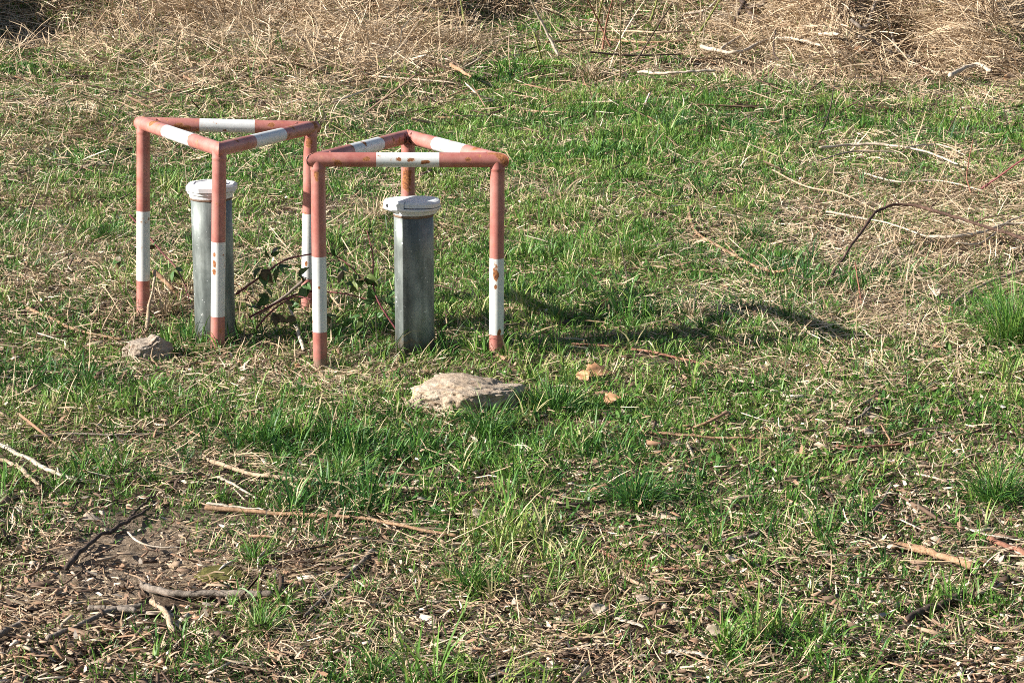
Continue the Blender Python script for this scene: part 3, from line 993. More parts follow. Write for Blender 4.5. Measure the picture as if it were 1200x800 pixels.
def bramble(name, stems, leaves, label):
    p0 = stems[0][0]; b0 = Py(*p0); b0[2] = float(terr(b0[0], b0[1]))
    root = empty(name, b0, label, 'bramble', 'bramble shoots by the guards')
    k = 0
    for st in stems:
        k += 1
        P = [Py(u, v, y) for u, v, y in st]
        C = catmull(P, 12 * len(P))
        V, Fc = tube(C, np.linspace(.0042, .002, len(C)), 8, .08, seed=k)
        # prickles
        shapes = [(V, Fc)]
        for i in range(3, len(C) - 2, 5):
            dd = np.random.default_rng(i + k).normal(0, 1, 3); dd /= np.linalg.norm(dd)
            shapes.append(tube([C[i], C[i] + dd * .009], [.0016, .0003], 4, 0))
        V, Fc = cat(*shapes)
        mk('stem', V, Fc, M['purple'], root, smooth=True)
    r_ = np.random.default_rng(5)
    for (u, v, y, L, ang) in leaves:
        c = Py(u, v, y)
        d = np.array([math.cos(ang), -.45 + .3 * r_.normal(), math.sin(ang)])
        nn = np.array([.1 * r_.normal() - .15, -.55, .8]) + r_.normal(0, .25, 3)
        for q in range(3 if L > .058 else 2):
            Lq = L * r_.uniform(.55, .82); aq = ang + (q - 1) * r_.uniform(.7, 1.2)
            d = np.array([math.cos(aq), -.3 + .5 * r_.normal(), math.sin(aq)]); nq = nn + r_.normal(0, .35, 3)
            V, Fc = leaf_shape(c + r_.normal(0, .006, 3), d, Lq, Lq * r_.uniform(.55, .75), r_.uniform(.1, .5), r_.uniform(.05, .5), -.12, nq)
            mk('leaf', V, Fc, M[['leafgreen', 'leafgreen', 'leafolive', 'leafbronze'][r_.integers(4)]], root, smooth=True)
    return root


bramble('bramble', [
    [(276, 345, 8.75), (300, 328, 8.74), (330, 307, 8.72), (352, 300, 8.70), (385, 297, 8.68), (408, 310, 8.66), (426, 330, 8.62)],
    [(292, 372, 8.72), (330, 352, 8.70), (360, 342, 8.68), (395, 343, 8.66), (420, 348, 8.62), (448, 356, 8.6)],
    [(470, 395, 8.55), (440, 345, 8.6), (437, 300, 8.66), (430, 270, 8.7)],
    [(300, 385, 8.7), (318, 365, 8.70), (345, 348, 8.66), (370, 352, 8.62)]],
    [(309, 316, 8.72, .085, -1.5), (318, 300, 8.72, .07, 1.2), (327, 314, 8.71, .07, -.9), (352, 322, 8.7, .08, -.3),
     (358, 335, 8.66, .085, -1.4), (316, 350, 8.7, .07, 2.9), (322, 368, 8.69, .075, -1.2), (340, 356, 8.66, .06, -.4),
     (372, 328, 8.66, .06, .7), (391, 300, 8.67, .055, 2.2), (400, 316, 8.66, .075, -1.2), (414, 322, 8.62, .085, -.8), (428, 325, 8.6, .085, -1.1),
     (436, 352, 8.6, .075, 2.9), (453, 348, 8.6, .07, -.3), (424, 372, 8.6, .065, -2.2), (446, 372, 8.6, .05, .8), (418, 334, 8.62, .06, 2.8),
     (383, 368, 8.6, .06, -1.0), (344, 374, 8.66, .055, -2.2), (302, 362, 8.7, .05, 2.4), (365, 372, 8.62, .05, -.5)],
    'dark green leafy bramble with purple stems growing between the two guards')
bramble('bramble', [
    [(152, 252, 9.30), (170, 272, 9.27), (190, 296, 9.22), (205, 312, 9.18), (215, 330, 9.1), (222, 352, 9.05)]],
    [(143, 300, 9.25, .075, 3.6), (181, 292, 9.2, .055, 2.6), (205, 316, 9.1, .06, -1.1), (168, 330, 9.1, .04, -2)],
    'sparse purple bramble shoot behind the leftmost guard leg')

# ------------------------------------------------------------------ sticks and branches one can point at
stick('fallen_twig', [(32, 366), (60, 378), (95, 393), (143, 402)], 5, M['orange'], 'long orange-tan peeled twig lying left of the rubble lump')
stick('fallen_twig', [(125, 357), (103, 367), (78, 375)], 2.6, M['pale'], 'thin pale straight twig just above the long orange-tan twig', taper=.5)
stick('fallen_twig', [(119, 391), (126, 374, .05), (138, 353, .12)], 3, M['tan'], 'short tan twig propped upright on the long orange-tan twig')
stick('fallen_branch', [(-12, 524), (25, 540), (55, 556), (90, 570)], 9, M['pale'], 'upper pale stick of the pair at the left edge', flat=.7)
stick('fallen_branch', [(-12, 540), (18, 552), (47, 576)], 9, M['tan'], 'lower thick tan stick of the pair at the left edge', flat=.7)
stick('fallen_twig', [(4, 441), (40, 440), (74, 441)], 4, M['tan'], 'short tan twig lying level near the left edge above the pale pair')
stick('fallen_twig', [(40, 516), (85, 513), (130, 514), (190, 513)], 4, M['grey'], 'level grey-brown twig to the right above the pale pair of sticks')
stick('fallen_branch', [(246, 547), (300, 562), (360, 568), (430, 574), (516, 580)], 6.5, M['tan'], 'long pale tan branch lying level below the concrete lump, upper of two', forks=[[(246, 547), (238, 538)]])
stick('fallen_branch', [(240, 600), (300, 606), (365, 609), (430, 614), (480, 624), (535, 633)], 6.5, M['orange'], 'long orange-brown knotty branch, lower of the two long branches in the centre')
stick('fallen_branch', [(78, 672), (100, 648), (125, 630), (150, 617), (176, 602)], 7, M['dark'], 'dark brown branch slanting across the bare soil', wob=.5, forks=[[(150, 617), (165, 600), (184, 583)]])
stick('fallen_branch', [(166, 694), (200, 702), (255, 704), (320, 704)], 10, M['grey'], 'thick grey weathered branch lying level at the lower edge of bare soil', taper=.9)
stick('fallen_branch', [(55, 755), (90, 740), (130, 722), (168, 716)], 7, M['grey'], 'grey stick with blunt end, below the bare soil', taper=1.1)
stick('fallen_stick', [(177, 712), (192, 722), (204, 748)], 8, M['tan'], 'short fat tan stub below the left end of the thick grey branch', taper=.9)
stick('fallen_stick', [(-10, 755), (12, 744), (31, 735)], 9, M['grey'], 'blunt grey stick end at the lower left edge', taper=.95)
stick('fallen_stick', [(104, 718), (130, 720), (160, 722)], 8, M['grey'], 'short brown-grey stick right against the blunt-ended grey stick', taper=.9)
stick('fallen_branch', [(438, 650), (412, 676), (385, 702), (356, 728)], 6, M['grey'], 'straight grey-brown stick slanting down to the left at bottom centre', wob=.3)
stick('fallen_twig', [(256, 564), (278, 576), (302, 590)], 6, M['pale'], 'short pale peeled twig between the two long branches', flat=.6)
stick('fallen_twig', [(243, 595), (270, 599), (310, 603)], 6, M['pale'], 'pale twig lying along the left end of the orange-brown branch', flat=.6)
stick('fallen_twig', [(150, 628), (165, 641), (190, 646), (213, 646)], 3, M['pale'], 'thin curved pale twig on the bare soil')
stick('fallen_twig', [(670, 408), (715, 410), (765, 417), (828, 432)], 4, M['red'], 'long reddish bare twig lying in grass right of the nearer guard')
stick('fallen_twig', [(806, 247), (816, 276), (850, 298), (900, 322), (930, 331)], 4.6, M['orange'], 'orange-tan forked twig slanting right in mid meadow', forks=[[(872, 310), (860, 300), (850, 286, .03)]])
stick('dead_twig', [(760, 254), (800, 252), (835, 255), (870, 255)], 2.2, M['dark'], 'thin dark stem lying level above the orange-tan forked twig', 'twig')
stick('bramble_cane', [(962, 342, .0), (985, 308, .06), (1010, 272, .13), (1030, 248, .17), (1055, 241, .18), (1090, 246, .17), (1140, 262, .13), (1210, 284, .10)], 3.6, M['cane'], 'dark brown cane arching over the dry grass at right', 'stem', taper=1.4, wob=.5, forks=[[(1140, 262, .13), (1165, 255, .16), (1195, 250, .18)], [(1055, 241, .18), (1046, 232, .21)], [(1090, 246, .17), (1100, 236, .20)]])
stick('fallen_branch', [(1085, 293), (1120, 293), (1150, 287), (1180, 278), (1215, 278)], 5, M['pale'], 'pale bleached branch lying under the arching cane')
stick('fallen_branch', [(1102, 374), (1130, 348, .02), (1160, 332, .04), (1215, 313, .06)], 5, M['tan'], 'tan branch rising to the right edge below the arching cane', taper=1.2)
stick('fallen_branch', [(960, 186), (1000, 182), (1045, 183), (1085, 191), (1122, 206)], 4, M['pale'], 'thin whitish curved branch lying above the arching cane', forks=[[(1060, 186), (1100, 182), (1130, 195)]])
stick('dead_twig', [(1010, 362), (1006, 335, .07), (1002, 308, .15)], 3, M['red'], 'short upright reddish stem beneath the arching cane', 'twig')
stick('fallen_branch', [(968, 262), (1000, 268), (1040, 276), (1085, 292)], 3, M['pale'], 'thin pale stem running under the arch of the brown cane')
stick('fallen_branch', [(1120, 300), (1150, 286, .03), (1180, 262, .05), (1210, 250, .06)], 3.4, M['pale'], 'pale stem crossing over the bleached branch at the right edge')
stick('fallen_branch', [(905, 212), (945, 232), (985, 240), (1030, 262)], 2.6, M['tan'], 'thin tan stem left of the arching cane, slanting down')
stick('fallen_branch', [(1010, 215), (1050, 226), (1100, 225), (1150, 236)], 2.6, M['pale'], 'thin pale stem just above the top of the arching cane')
stick('fallen_branch', [(960, 200), (1000, 190), (1060, 190)], 2.4, M['grey'], 'thin grey stem just below the whitish curved branch')
stick('fallen_branch', [(1044, 646), (1075, 650), (1103, 659), (1140, 671)], 10, M['orange'], 'thick smooth pinkish curved branch at lower right', taper=1.0, wob=.15)
stick('fallen_branch', [(1160, 638), (1185, 650), (1215, 660)], 11, M['red'], 'thick red-brown bark piece at the lower right edge', taper=1.1, flat=.6)
stick('fallen_twig', [(760, 512), (800, 515), (850, 518), (905, 519)], 5.5, M['orange'], 'orange peeled twig lying level right of the concrete lump', flat=.7)
stick('fallen_twig', [(700, 650), (735, 664), (775, 671), (822, 671)], 4.6, M['red'], 'brown twig with a forked end at lower centre right', forks=[[(735, 664), (770, 680), (795, 698)]])
stick('fallen_branch', [(505, 690), (545, 684), (580, 688), (610, 698)], 7, M['orange'], 'orange bark-covered twig at bottom centre', flat=.7, forks=[[(560, 685), (545, 650, .04)]])
stick('fallen_branch', [(980, 528), (1010, 530), (1060, 526)], 7, M['red'], 'short red-brown rotten branch in the right meadow', flat=.7)
stick('fallen_branch', [(1074, 552), (1100, 552), (1134, 548)], 7, M['tan'], 'tan stick end lying right of the red-brown rotten branch', flat=.7)
stick('fallen_branch', [(1062, 735), (1082, 724), (1105, 716), (1130, 700)], 11, M['dark'], 'thick charcoal grey branch at the bottom right', taper=.9)
stick('fallen_branch', [(1130, 624), (1155, 632), (1195, 638)], 6, M['pale'], 'pale split stick above the red-brown bark piece', flat=.5)
stick('fallen_branch', [(995, 500), (1012, 490), (1030, 474)], 5, M['grey'], 'short forked grey twig sticking up in the right meadow', forks=[[(1012, 490), (1016, 478, .03)]])
stick('fallen_stick', [(896, 757), (925, 764), (958, 768)], 6, M['pale'], 'pale thin splinter at the bottom right of centre', flat=.5)
stick('wood_chip', [(722, 732), (738, 735), (756, 741)], 9, M['pale'], 'whitish flat wood chip at the bottom right of centre', 'wood chip', taper=.8, flat=.4)
stick('wood_chip', [(775, 772), (800, 772), (830, 776)], 11, M['pale'], 'broad pale bark slab at the bottom edge', 'wood chip', taper=.9, flat=.3)
stick('fallen_stick', [(1000, 620), (980, 595), (965, 575)], 4, M['dark'], 'dark thin twig slanting through the chips at right')
stick('fallen_stick', [(1020, 610), (1035, 590), (1045, 570)], 5, M['grey'], 'blunt grey twig stub leaning among chips at right')
stick('fallen_stick', [(620, 600), (690, 594), (735, 590)], 4, M['dark'], 'dark twig half hidden in grass at lower centre')
stick('fallen_stick', [(845, 640), (880, 634), (905, 622)], 7, M['grey'], 'short grey-brown stick amid leaf litter at lower right')
stick('broken_stalk', [(212, 352, .0), (200, 338, .05), (180, 320, .10)], 7, M['orange'], 'thick broken brown stalk behind the leftmost guard leg', 'stem', taper=.9, wob=.15)
stick('broken_stalk', [(172, 392), (175, 360, .08), (181, 330, .16), (181, 318, .18)], 5, M['tan'], 'split upright tan stalk against the leftmost guard leg', 'twig')
stick('fallen_branch', [(296, 374, .03), (330, 352, .09), (358, 328, .16)], 5, M['grey'], 'grey stick leaning up between the two guards', taper=.8)
stick('fallen_branch', [(356, 415), (348, 385, .05), (336, 352, .12)], 5, M['pale'], 'split pale stick standing between the two guards', taper=.7)
# back of the meadow
stick('fallen_branch', [(820, 72), (845, 78), (868, 78), (900, 64), (925, 62), (962, 72)], 5.5, M['pale'], 'curved whitish branch lying before the dry bank, longest of the pale ones')
stick('fallen_branch', [(845, 74), (862, 62), (880, 56)], 4.5, M['pale'], 'short whitish branch just behind the long curved whitish one')
stick('fallen_branch', [(800, 33), (828, 30), (850, 22)], 4, M['pale'], 'straight whitish stick left of the dead stump in the bank')
stick('dead_stump', [(890, 46), (876, 28, .05), (866, 14, .12), (860, -4, .25)], 9, M['dark'], 'dark gnarled dead stump standing in the dry bank', 'stump', forks=[[(870, 20, .1), (858, 50)], [(876, 28, .05), (895, 20, .1), (902, 10, .15)]])
stick('fallen_branch', [(996, 40), (1015, 42), (1030, 34), (1050, 40), (1068, 52)], 5.5, M['grey'], 'dark crooked branch on the dry bank at upper right')
stick('fallen_branch', [(1006, 60), (1025, 68), (1046, 80)], 5, M['grey'], 'straight grey stick poking out of the bank below the crooked branch')
stick('fallen_branch', [(1112, 108), (1130, 99), (1145, 96), (1160, 102)], 7, M['pale'], 'thick whitish curved branch piece at upper right', taper=.8)
stick('fallen_branch', [(748, 104), (775, 106), (805, 104), (838, 102)], 7, M['pale'], 'bleached log piece at the edge of the green grass', flat=.6, taper=.8)
stick('fallen_branch', [(960, 58), (972, 56), (982, 58)], 6, M['pale'], 'stubby whitish branch end beside the curved whitish branch')
stick('fallen_branch', [(912, 88), (906, 75, .04), (909, 50, .14)], 2.6, M['dark'], 'thin dark forked twig standing near the curved whitish branch')
stick('fallen_branch', [(527, 94), (540, 102), (552, 110)], 6, M['orange'], 'short orange bark stub lying behind the nearer guard')
stick('fallen_branch', [(640, 66), (700, 62), (760, 66), (800, 64)], 3.5, M['orange'], 'upper long orange-brown fallen cane across the back')
stick('fallen_branch', [(668, 54), (720, 52), (775, 54), (815, 52)], 3, M['tan'], 'pale brown fallen cane highest across the back')
stick('fallen_branch', [(690, 78), (740, 82), (800, 80)], 3, M['dark'], 'dark fallen cane lowest across the back')
canes = [
    ([(655, 84), (640, 52, .18), (626, 25, .36), (612, -8, .60)], 4, 'pale', 'pale pinkish leaning cane, tallest bare stem behind the nearer guard'),
    ([(634, 86), (630, 68, .12), (625, 54, .2)], 3.4, 'green', 'short olive green stub next to the pale leaning cane'),
    ([(706, 76), (710, 45, .2), (718, 14, .42)], 3, 'red', 'left reddish cane of the standing group at the back'),
    ([(715, 72), (700, 38, .22), (682, 4, .48)], 3, 'red', 'reddish cane leaning left in the standing group at the back'),
    ([(727, 108), (727, 60, .3), (729, -6, .75)], 2.2, 'tan', 'thin tan upright stalk in the standing group at the back'),
    ([(697, 70), (701, 40, .2), (708, 8, .45)], 3, 'green', 'olive cane in the standing group at the back'),
    ([(745, 90), (765, 56, .22), (788, 20, .5)], 2.6, 'dark', 'dark thin cane leaning right in the standing group at the back'),
    ([(762, 40), (768, 20, .12), (774, -6, .3)], 3.6, 'green', 'thick olive cane right of the standing group'),
    ([(820, 52), (835, 28, .15), (856, -6, .38)], 3.2, 'green', 'yellow-green cane left of the dead stump'),
    ([(966, 25), (967, 5, .12), (968, -12, .25)], 3.4, 'green', 'yellow-green upright cane right of the dead stump'),
    ([(545, 44), (541, 22, .12), (537, 2, .25)], 3.4, 'green', 'yellow-green cane beside the dry tangle at top centre'),
    ([(958, 168), (972, 130, .14), (980, 95, .28)], 2, 'dark', 'thin dark stalk standing in the green strip'),
    ([(1137, 240), (1133, 205, .14), (1140, 165, .3)], 2.2, 'red', 'thin reddish stalk at the right among dry grass'),
    ([(1150, 235), (1175, 205, .14), (1210, 180, .28)], 3.2, 'purple', 'purple cane leaning out of the right edge'),
    ([(735, 330), (730, 300, .08), (722, 265, .2)], 2, 'dark', 'thin dark stalk standing in grass left of the orange-tan forked twig'),
    ([(1145, 490), (1125, 462, .06), (1118, 440, .12)], 2.4, 'dark', 'dark dead stalk standing in grass at the right'),
]
for pts, wpx, mk_, lab in canes:
    stick('standing_cane', pts, wpx, M[mk_], lab, 'cane', group='bare canes standing in the meadow', wob=.2)

# ------------------------------------------------------------------ dead leaves, moss
def dead_leaf(u, v, spx, ang, label, mat, name='dead_leaf', h=.035):
    c = G(u, v, h); L = spx / pxm(c)
    r_ = np.random.default_rng(int(u * 7 + v))
    d = np.array([math.cos(ang), math.sin(ang), .2 + .2 * r_.normal()])
    n = np.array([-.3, -.6, .8]) + r_.normal(0, .2, 3)
    V, Fc = leaf_shape(c - unit(d) * L * .5, d, L, L * .75, .45, .35, -.2, n)
    o = mk(name, V, Fc, mat, smooth=True)
    tag(o, label, 'leaf', 'dead leaves lying in the grass')


for a in [
    (702, 434, 34, .3, 'curled orange-brown dead leaf below the reddish twig', M['leafdead']),
    (682, 438, 24, 2.2, 'smaller orange dead leaf touching the curled one below the reddish twig', M['leafdead']),
    (714, 357, 22, .1, 'tan dead leaf at the tip of the guard shadow', M['leafdead']),
    (792, 378, 22, 1.4, 'pinkish-tan dead leaf under the dry tuft', M['leafdead']),
    (716, 466, 20, -.4, 'brown dead leaf below the curled orange-brown leaf', M['leafdead']),
    (1092, 342, 26, 2.0, 'pale tan dead leaf below the bleached branch', M['leafpale']),
    (1120, 364, 20, .4, 'orange dead leaf left of the tall dense tussock', M['leafdead']),
    (1098, 382, 15, 1.1, 'small orange dead leaf under the other orange leaf at right', M['leafdead']),
    (1020, 505, 18, .6, 'pale curled leaf by the forked grey twig', M['leafpale']),
    (703, 710, 30, 1.1, 'large pale grey-tan dead leaf at the bottom centre right', M['leafpale']),
    (862, 652, 32, 1.2, 'pale grey serrated dead leaf in the chips at lower right', M['leafpale']),
    (755, 700, 22, .5, 'small pale leaf right of the large grey-tan leaf', M['leafpale']),
    (838, 738, 24, .0, 'pale brown leaf near the bottom edge', M['leafpale']),
    (1085, 310, 14, .2, 'little tan leaf in the dry grass at right', M['leafpale']),
    (352, 428, 16, .9, 'red-brown leaf at the foot of the nearer guard', M['leafdead']),
    (284, 428, 16, 2.0, 'pale leaf between the feet of both guards', M['leafpale']),
    (122, 478, 20, 1.2, 'pale tan leaf left of and below the rubble lump', M['leafpale']),
    (1010, 58, 20, .2, 'orange-brown curled leaf at the foot of the dry bank', M['leafdead']),
    (1182, 92, 14, .2, 'orange leaf in the dry bank at upper right', M['leafdead']),
    (895, 160, 12, 1.2, 'small dark brown leaf in the green strip', M['leafdead']),
    (20, 642, 20, 1.5, 'pale leaf at the left edge above the bare soil', M['leafpale']),
    (108, 606, 24, .2, 'pale crumpled leaf above the slanting dark branch', M['leafpale']),
    (560, 600, 16, .2, 'small tan leaf between centre grass tufts', M['leafpale'])]:
    dead_leaf(*a)
mo = rock('moss_patch', 258, 676, 60, .13, .020, 'olive green moss cushion above the thick grey branch', M['moss'], 2.0, 0, .2)
mo['category'] = 'moss'; del mo['group']

# ------------------------------------------------------------------ living grass (uncountable) : tufts of blades
def feet(x, y):
    return np.clip(sum(np.exp(-(((x - cx) / (rx + .07)) ** 2 + ((y - cy + .03) / (ry + .07)) ** 2)) for cx, cy, rx, ry in KEEP[1:11]), 0, 1)


def grass_parts():
    parts = []
    for (y0, y1, dens, nb, seg, wmul) in ((4.3, 7.0, 620, 10, 4, 1.0), (7.0, 11.5, 560, 9, 4, 1.05), (11.5, 16.5, 460, 9, 3, 1.3), (16.5, 24, 300, 8, 3, 2.0)):
        x, y = scatter(dens, y0, y1)
        gcov = cover(GREEN, x, y)
        patch = .55 * vnoise(x / .30, y / .30, 21) + .30 * vnoise(x / .9, y / .9, 22) + .15 * vnoise(x / .1, y / .1, 27)
        q_ = G(690, 412)
        keep = rng.uniform(0, 1, len(x)) - .8 * np.exp(-(((x - q_[0]) / .36) ** 4 + ((y - q_[1]) / .10) ** 2)) - .6 * feet(x, y) < np.clip(gcov * 1.0 + (patch - .5) * 2.2, 0, 1) * np.clip(.2 + gcov, 0, 1)
        x, y, gcov, patch = x[keep], y[keep], gcov[keep], patch[keep]
        tt = .52 + (vnoise(x / .5, y / .5, 23) - .5) * .7 + rng.normal(0, .12, len(x))
        hh = (.020 + .055 * vnoise(x / .30, y / .30, 24) ** 2.2) * rng.lognormal(0, .38, len(x)) * (.7 + .5 * gcov)
        q_ = G(690, 412); ridge = np.exp(-(((x - q_[0]) / .36) ** 4 + ((y - q_[1]) / .10) ** 2))  # strip of taller grass, added to hide the pipe shadow behind it
        hh = hh * (1 + .9 * ridge + .7 * feet(x, y))
        n = len(x)
        rep = rng.integers(int(nb * .5), int(nb * 1.5) + 1, n)
        I = np.repeat(np.arange(n), rep); N = len(I)
        az = rng.uniform(0, 2 * PI, N); rr = rng.uniform(0, .020, N)
        bx = x[I] + np.cos(az) * rr; by = y[I] + np.sin(az) * rr
        k = clear(bx, by); I, az, bx, by = I[k], az[k], bx[k], by[k]; N = len(I)
        L = hh[I] * rng.uniform(.55, 1.5, N)
        W = rng.uniform(.0022, .0056, N) * wmul * np.clip(L / .06, .55, 1.15)
        th0 = np.abs(rng.normal(.38, .32, N)); curv = rng.uniform(.2, 1.9, N)
        tint = np.clip(tt[I] + rng.normal(0, .16, N), 0, 1)
        dead = rng.uniform(0, 1, N) < .05; tint[dead] = 1.0
        parts.append(ribbons(bx, by, L, W, az, th0, curv, seg, tint, rng.normal(0, .25, N), roll=rng.normal(0, .5, N)))
    # short turf in between
    for (y0, y1, dens, wmul) in ((4.3, 7.5, 7500, 1.0), (7.5, 11.5, 6500, 1.2), (11.5, 16.5, 5200, 1.7), (16.5, 22, 3000, 2.6)):
        x, y = scatter(dens, y0, y1)
        gcov = cover(GREEN, x, y)
        patch = .5 * vnoise(x / .14, y / .14, 71) + .5 * vnoise(x / .5, y / .5, 72)
        k = (rng.uniform(0, 1, len(x)) < np.clip(gcov * 1.15 + (patch - .5) * 2.0 - .1, 0, 1)) & clear(x, y, .75)
        x, y = x[k], y[k]; N = len(x)
        tint = np.clip(.56 + (vnoise(x / .4, y / .4, 73) - .5) * .5 + rng.normal(0, .17, N), 0, .95)
        parts.append(ribbons(x, y, rng.uniform(.014, .042, N) * wmul ** .5, rng.uniform(.0018, .0042, N) * wmul, rng.uniform(0, 6.3, N), np.abs(rng.normal(.6, .4, N)), rng.uniform(.1, 1.4, N), 2, tint, roll=rng.normal(0, .5, N)))
    return parts


V, Fq, T = join(grass_parts())
o = fast_mesh('green_grass', V, Fq, M['grass'], T); o['kind'] = 'stuff'
print('grass faces', len(Fq))

# low broad-leaved weeds between the blades
x, y = scatter(80, 4.4, 13.5)
k = rng.uniform(0, 1, len(x)) < cover(GREEN, x, y) * sstep(.45, .7, vnoise(x / .8, y / .8, 31)) * .9
x, y = x[k], y[k]
rep = rng.integers(5, 12, len(x)); I = np.repeat(np.arange(len(x)), rep); N = len(I)
az = rng.uniform(0, 2 * PI, N)
bx = x[I] + rng.normal(0, .02, N); by = y[I] + rng.normal(0, .02, N); k = clear(bx, by)
I, az, bx, by = I[k], az[k], bx[k], by[k]; N = len(I)
V, Fq, T = ribbons(bx, by, rng.uniform(.015, .045, N), rng.uniform(.006, .014, N), az, rng.uniform(.4, 1.2, N), rng.uniform(.2, .9, N), 4,
                   np.clip(.5 + rng.normal(0, .2, N), 0, 1), roll=rng.normal(0, .3, N), lift=rng.uniform(.002, .02, N))
o = fast_mesh('broadleaf_weeds', V, Fq, M['weed'], T); o['kind'] = 'stuff'

# ------------------------------------------------------------------ dry grass (uncountable)
def straw_parts():
    parts = []
    # short flattened thatch and long bleached stalks
    for (y0, y1, dens, Lr, Wr, seg) in ((4.3, 8.0, 6500, (.012, .09), (.0016, .0046), 2), (4.3, 12.5, 260, (.08, .22), (.0016, .0036), 4), (8.0, 12.5, 4600, (.02, .11), (.0022, .0052), 2),
                                        (12.5, 16.5, 2200, (.03, .16), (.003, .0066), 3), (16.5, 25, 1100, (.08, .36), (.004, .008), 4)):
        x, y = scatter(dens, y0, y1)
        s = cover(STRAW, x, y)
        p = vnoise(x / .28, y / .28, 41) * .6 + vnoise(x / 1.0, y / 1.0, 42) * .4
        k = (rng.uniform(0, 1, len(x)) < np.clip(s * 1.10 + (p - .5) * 1.6 + .12, .08, 1)) & clear(x, y, .85)
        x, y, s, p = x[k], y[k], s[k], p[k]; N = len(x)
        L = rng.uniform(*Lr, N) * rng.lognormal(0, .3, N) * (.6 + .6 * s)
        W = rng.uniform(*Wr, N)
        dirn = vnoise(x / .7, y / .7, 43) * 6.3 + vnoise(x / .25, y / .25, 44) * 2.5
        az = dirn + rng.normal(0, .55, N) + (rng.uniform(0, 1, N) < .5) * PI
        flat = rng.uniform(0, 1, N)
        th0 = np.where(flat < .90, rng.normal(1.42, .16, N), rng.normal(.85, .35, N))
        curv = rng.normal(.25, .35, N)
        tint = np.clip(.60 + (vnoise(x / .5, y / .5, 45) - .5) * .35 + rng.normal(0, .22, N), 0, 1)
        lift = rng.exponential(.010, N) * (.5 + 1.3 * s)
        parts.append(ribbons(x, y, L, W, az, th0, curv, seg, tint, rng.normal(0, .35, N), lift, peak=1))
    # the tangled bank at the back: hummocks of long bent stalks
    for (y0, y1, dens) in ((9.3, 13.0, 3.2), (13.0, 18.0, 1.6), (15.5, 25.5, 13), (15.2, 25.2, 9)):
        x, y = scatter(dens, y0, y1)
        brush = dens == 9
        k = rng.uniform(0, 1, len(x)) < cover(STRAW, x, y) ** 2 * (sstep(-.6, .6, y - bank_edge(x)) if y0 > 15 else 1) * sstep(.25, .6, vnoise(x / .9, y / .9, 57))
        x, y = x[k], y[k]
        rep = rng.integers(8, 22, len(x)) if brush else rng.integers(70, 130, len(x)); I = np.repeat(np.arange(len(x)), rep); N = len(I)
        main = vnoise(x / 1.6, y / 1.6, 51) * 6.28
        az = main[I] + rng.normal(0, .8, N)
        bx = x[I] + rng.normal(0, .10, N); by = y[I] + rng.normal(0, .10, N)
        L = rng.uniform(.14, .52, N) * (.42 if y0 < 10 else .55 if y0 < 15 else 1) * (1.3 if brush else 1)
        tint = np.clip((.14 if brush else .64) + (vnoise(x, y, 52) - .5)[I] * .4 + rng.normal(0, .18, N), 0, 1)
        parts.append(ribbons(bx, by, L, rng.uniform(.0035, .0075, N) * (.6 if y0 < 10 else 1), az, np.abs(rng.normal(.9 if brush else 1.25, .36, N)), rng.uniform(.2, 1.3, N), 6, tint, rng.normal(0, .4, N), peak=1))
    return parts


V, Fq, T = join(straw_parts())
o = fast_mesh('dry_grass', V, Fq, M['straw'], T); o['kind'] = 'stuff'
print('straw faces', len(Fq))

# ------------------------------------------------------------------ bark and wood-chip litter (uncountable)
def chips(dens, y0, y1, Lr, Wr, Hr, pw):
    x, y = scatter(dens, y0, y1)
    c_ = cover(CHIP, x, y); p = vnoise(x / .25, y / .25, 61) * .6 + vnoise(x / .8, y / .8, 62) * .4
    k = (rng.uniform(0, 1, len(x)) < np.clip(c_ ** pw * (.35 + 1.3 * p), 0, 1)) & clear(x, y)
    x, y = x[k], y[k]; N = len(x)
    L = rng.uniform(*Lr, N) * rng.lognormal(0, .35, N) / 2; W = rng.uniform(*Wr, N) * rng.lognormal(0, .25, N) / 2; H = rng.uniform(*Hr, N) / 2
    az = rng.normal(.0, 1.0, N) + (rng.uniform(0, 1, N) < .3) * PI / 2; el = rng.normal(0, .22, N); ro = rng.normal(0, .5, N)
    d = np.stack([np.cos(az) * np.cos(el), np.sin(az) * np.cos(el), np.sin(el)], -1)
    s = np.stack([-np.sin(az), np.cos(az), np.zeros(N)], -1); n = np.cross(d, s)
    s2 = s * np.cos(ro)[:, None] + n * np.sin(ro)[:, None]; n2 = np.cross(d, s2)
    c = np.stack([x, y, terr(x, y) + .004 + rng.exponential(.006, N)], -1)
    bend = rng.normal(0, .18, N)
    V = []
    for a in (-1, 0, 1):
        j = rng.uniform(.45, 1.15, (N, 1)) if a else 1.0
        off = s * (bend * L * (1 - abs(a)))[:, None]
        for b_, h_ in ((-1, -1), (1, -1), (1, 1), (-1, 1)):
            V.append(c + d * (L * a * rng.uniform(.85, 1.1, N))[:, None] + off + s2 * (W * b_)[:, None] * j + n2 * (H * h_)[:, None] * j)
    V = np.stack(V, 1).reshape(-1, 3)
    f = []
    for q in (0, 4):
        for k_ in range(4):
            k2 = (k_ + 1) % 4
            f.append((q + k_, q + k2, q + 4 + k2, q + 4 + k_))
    f += [(3, 2, 1, 0), (8, 9, 10, 11)]
    Fq = (np.arange(N)[:, None, None] * 12 + np.array(f)[None]).reshape(-1, 4)
    tint = np.clip(rng.beta(1.6, 1.6, N), 0, 1)
    return V, Fq, np.repeat(tint, 12)


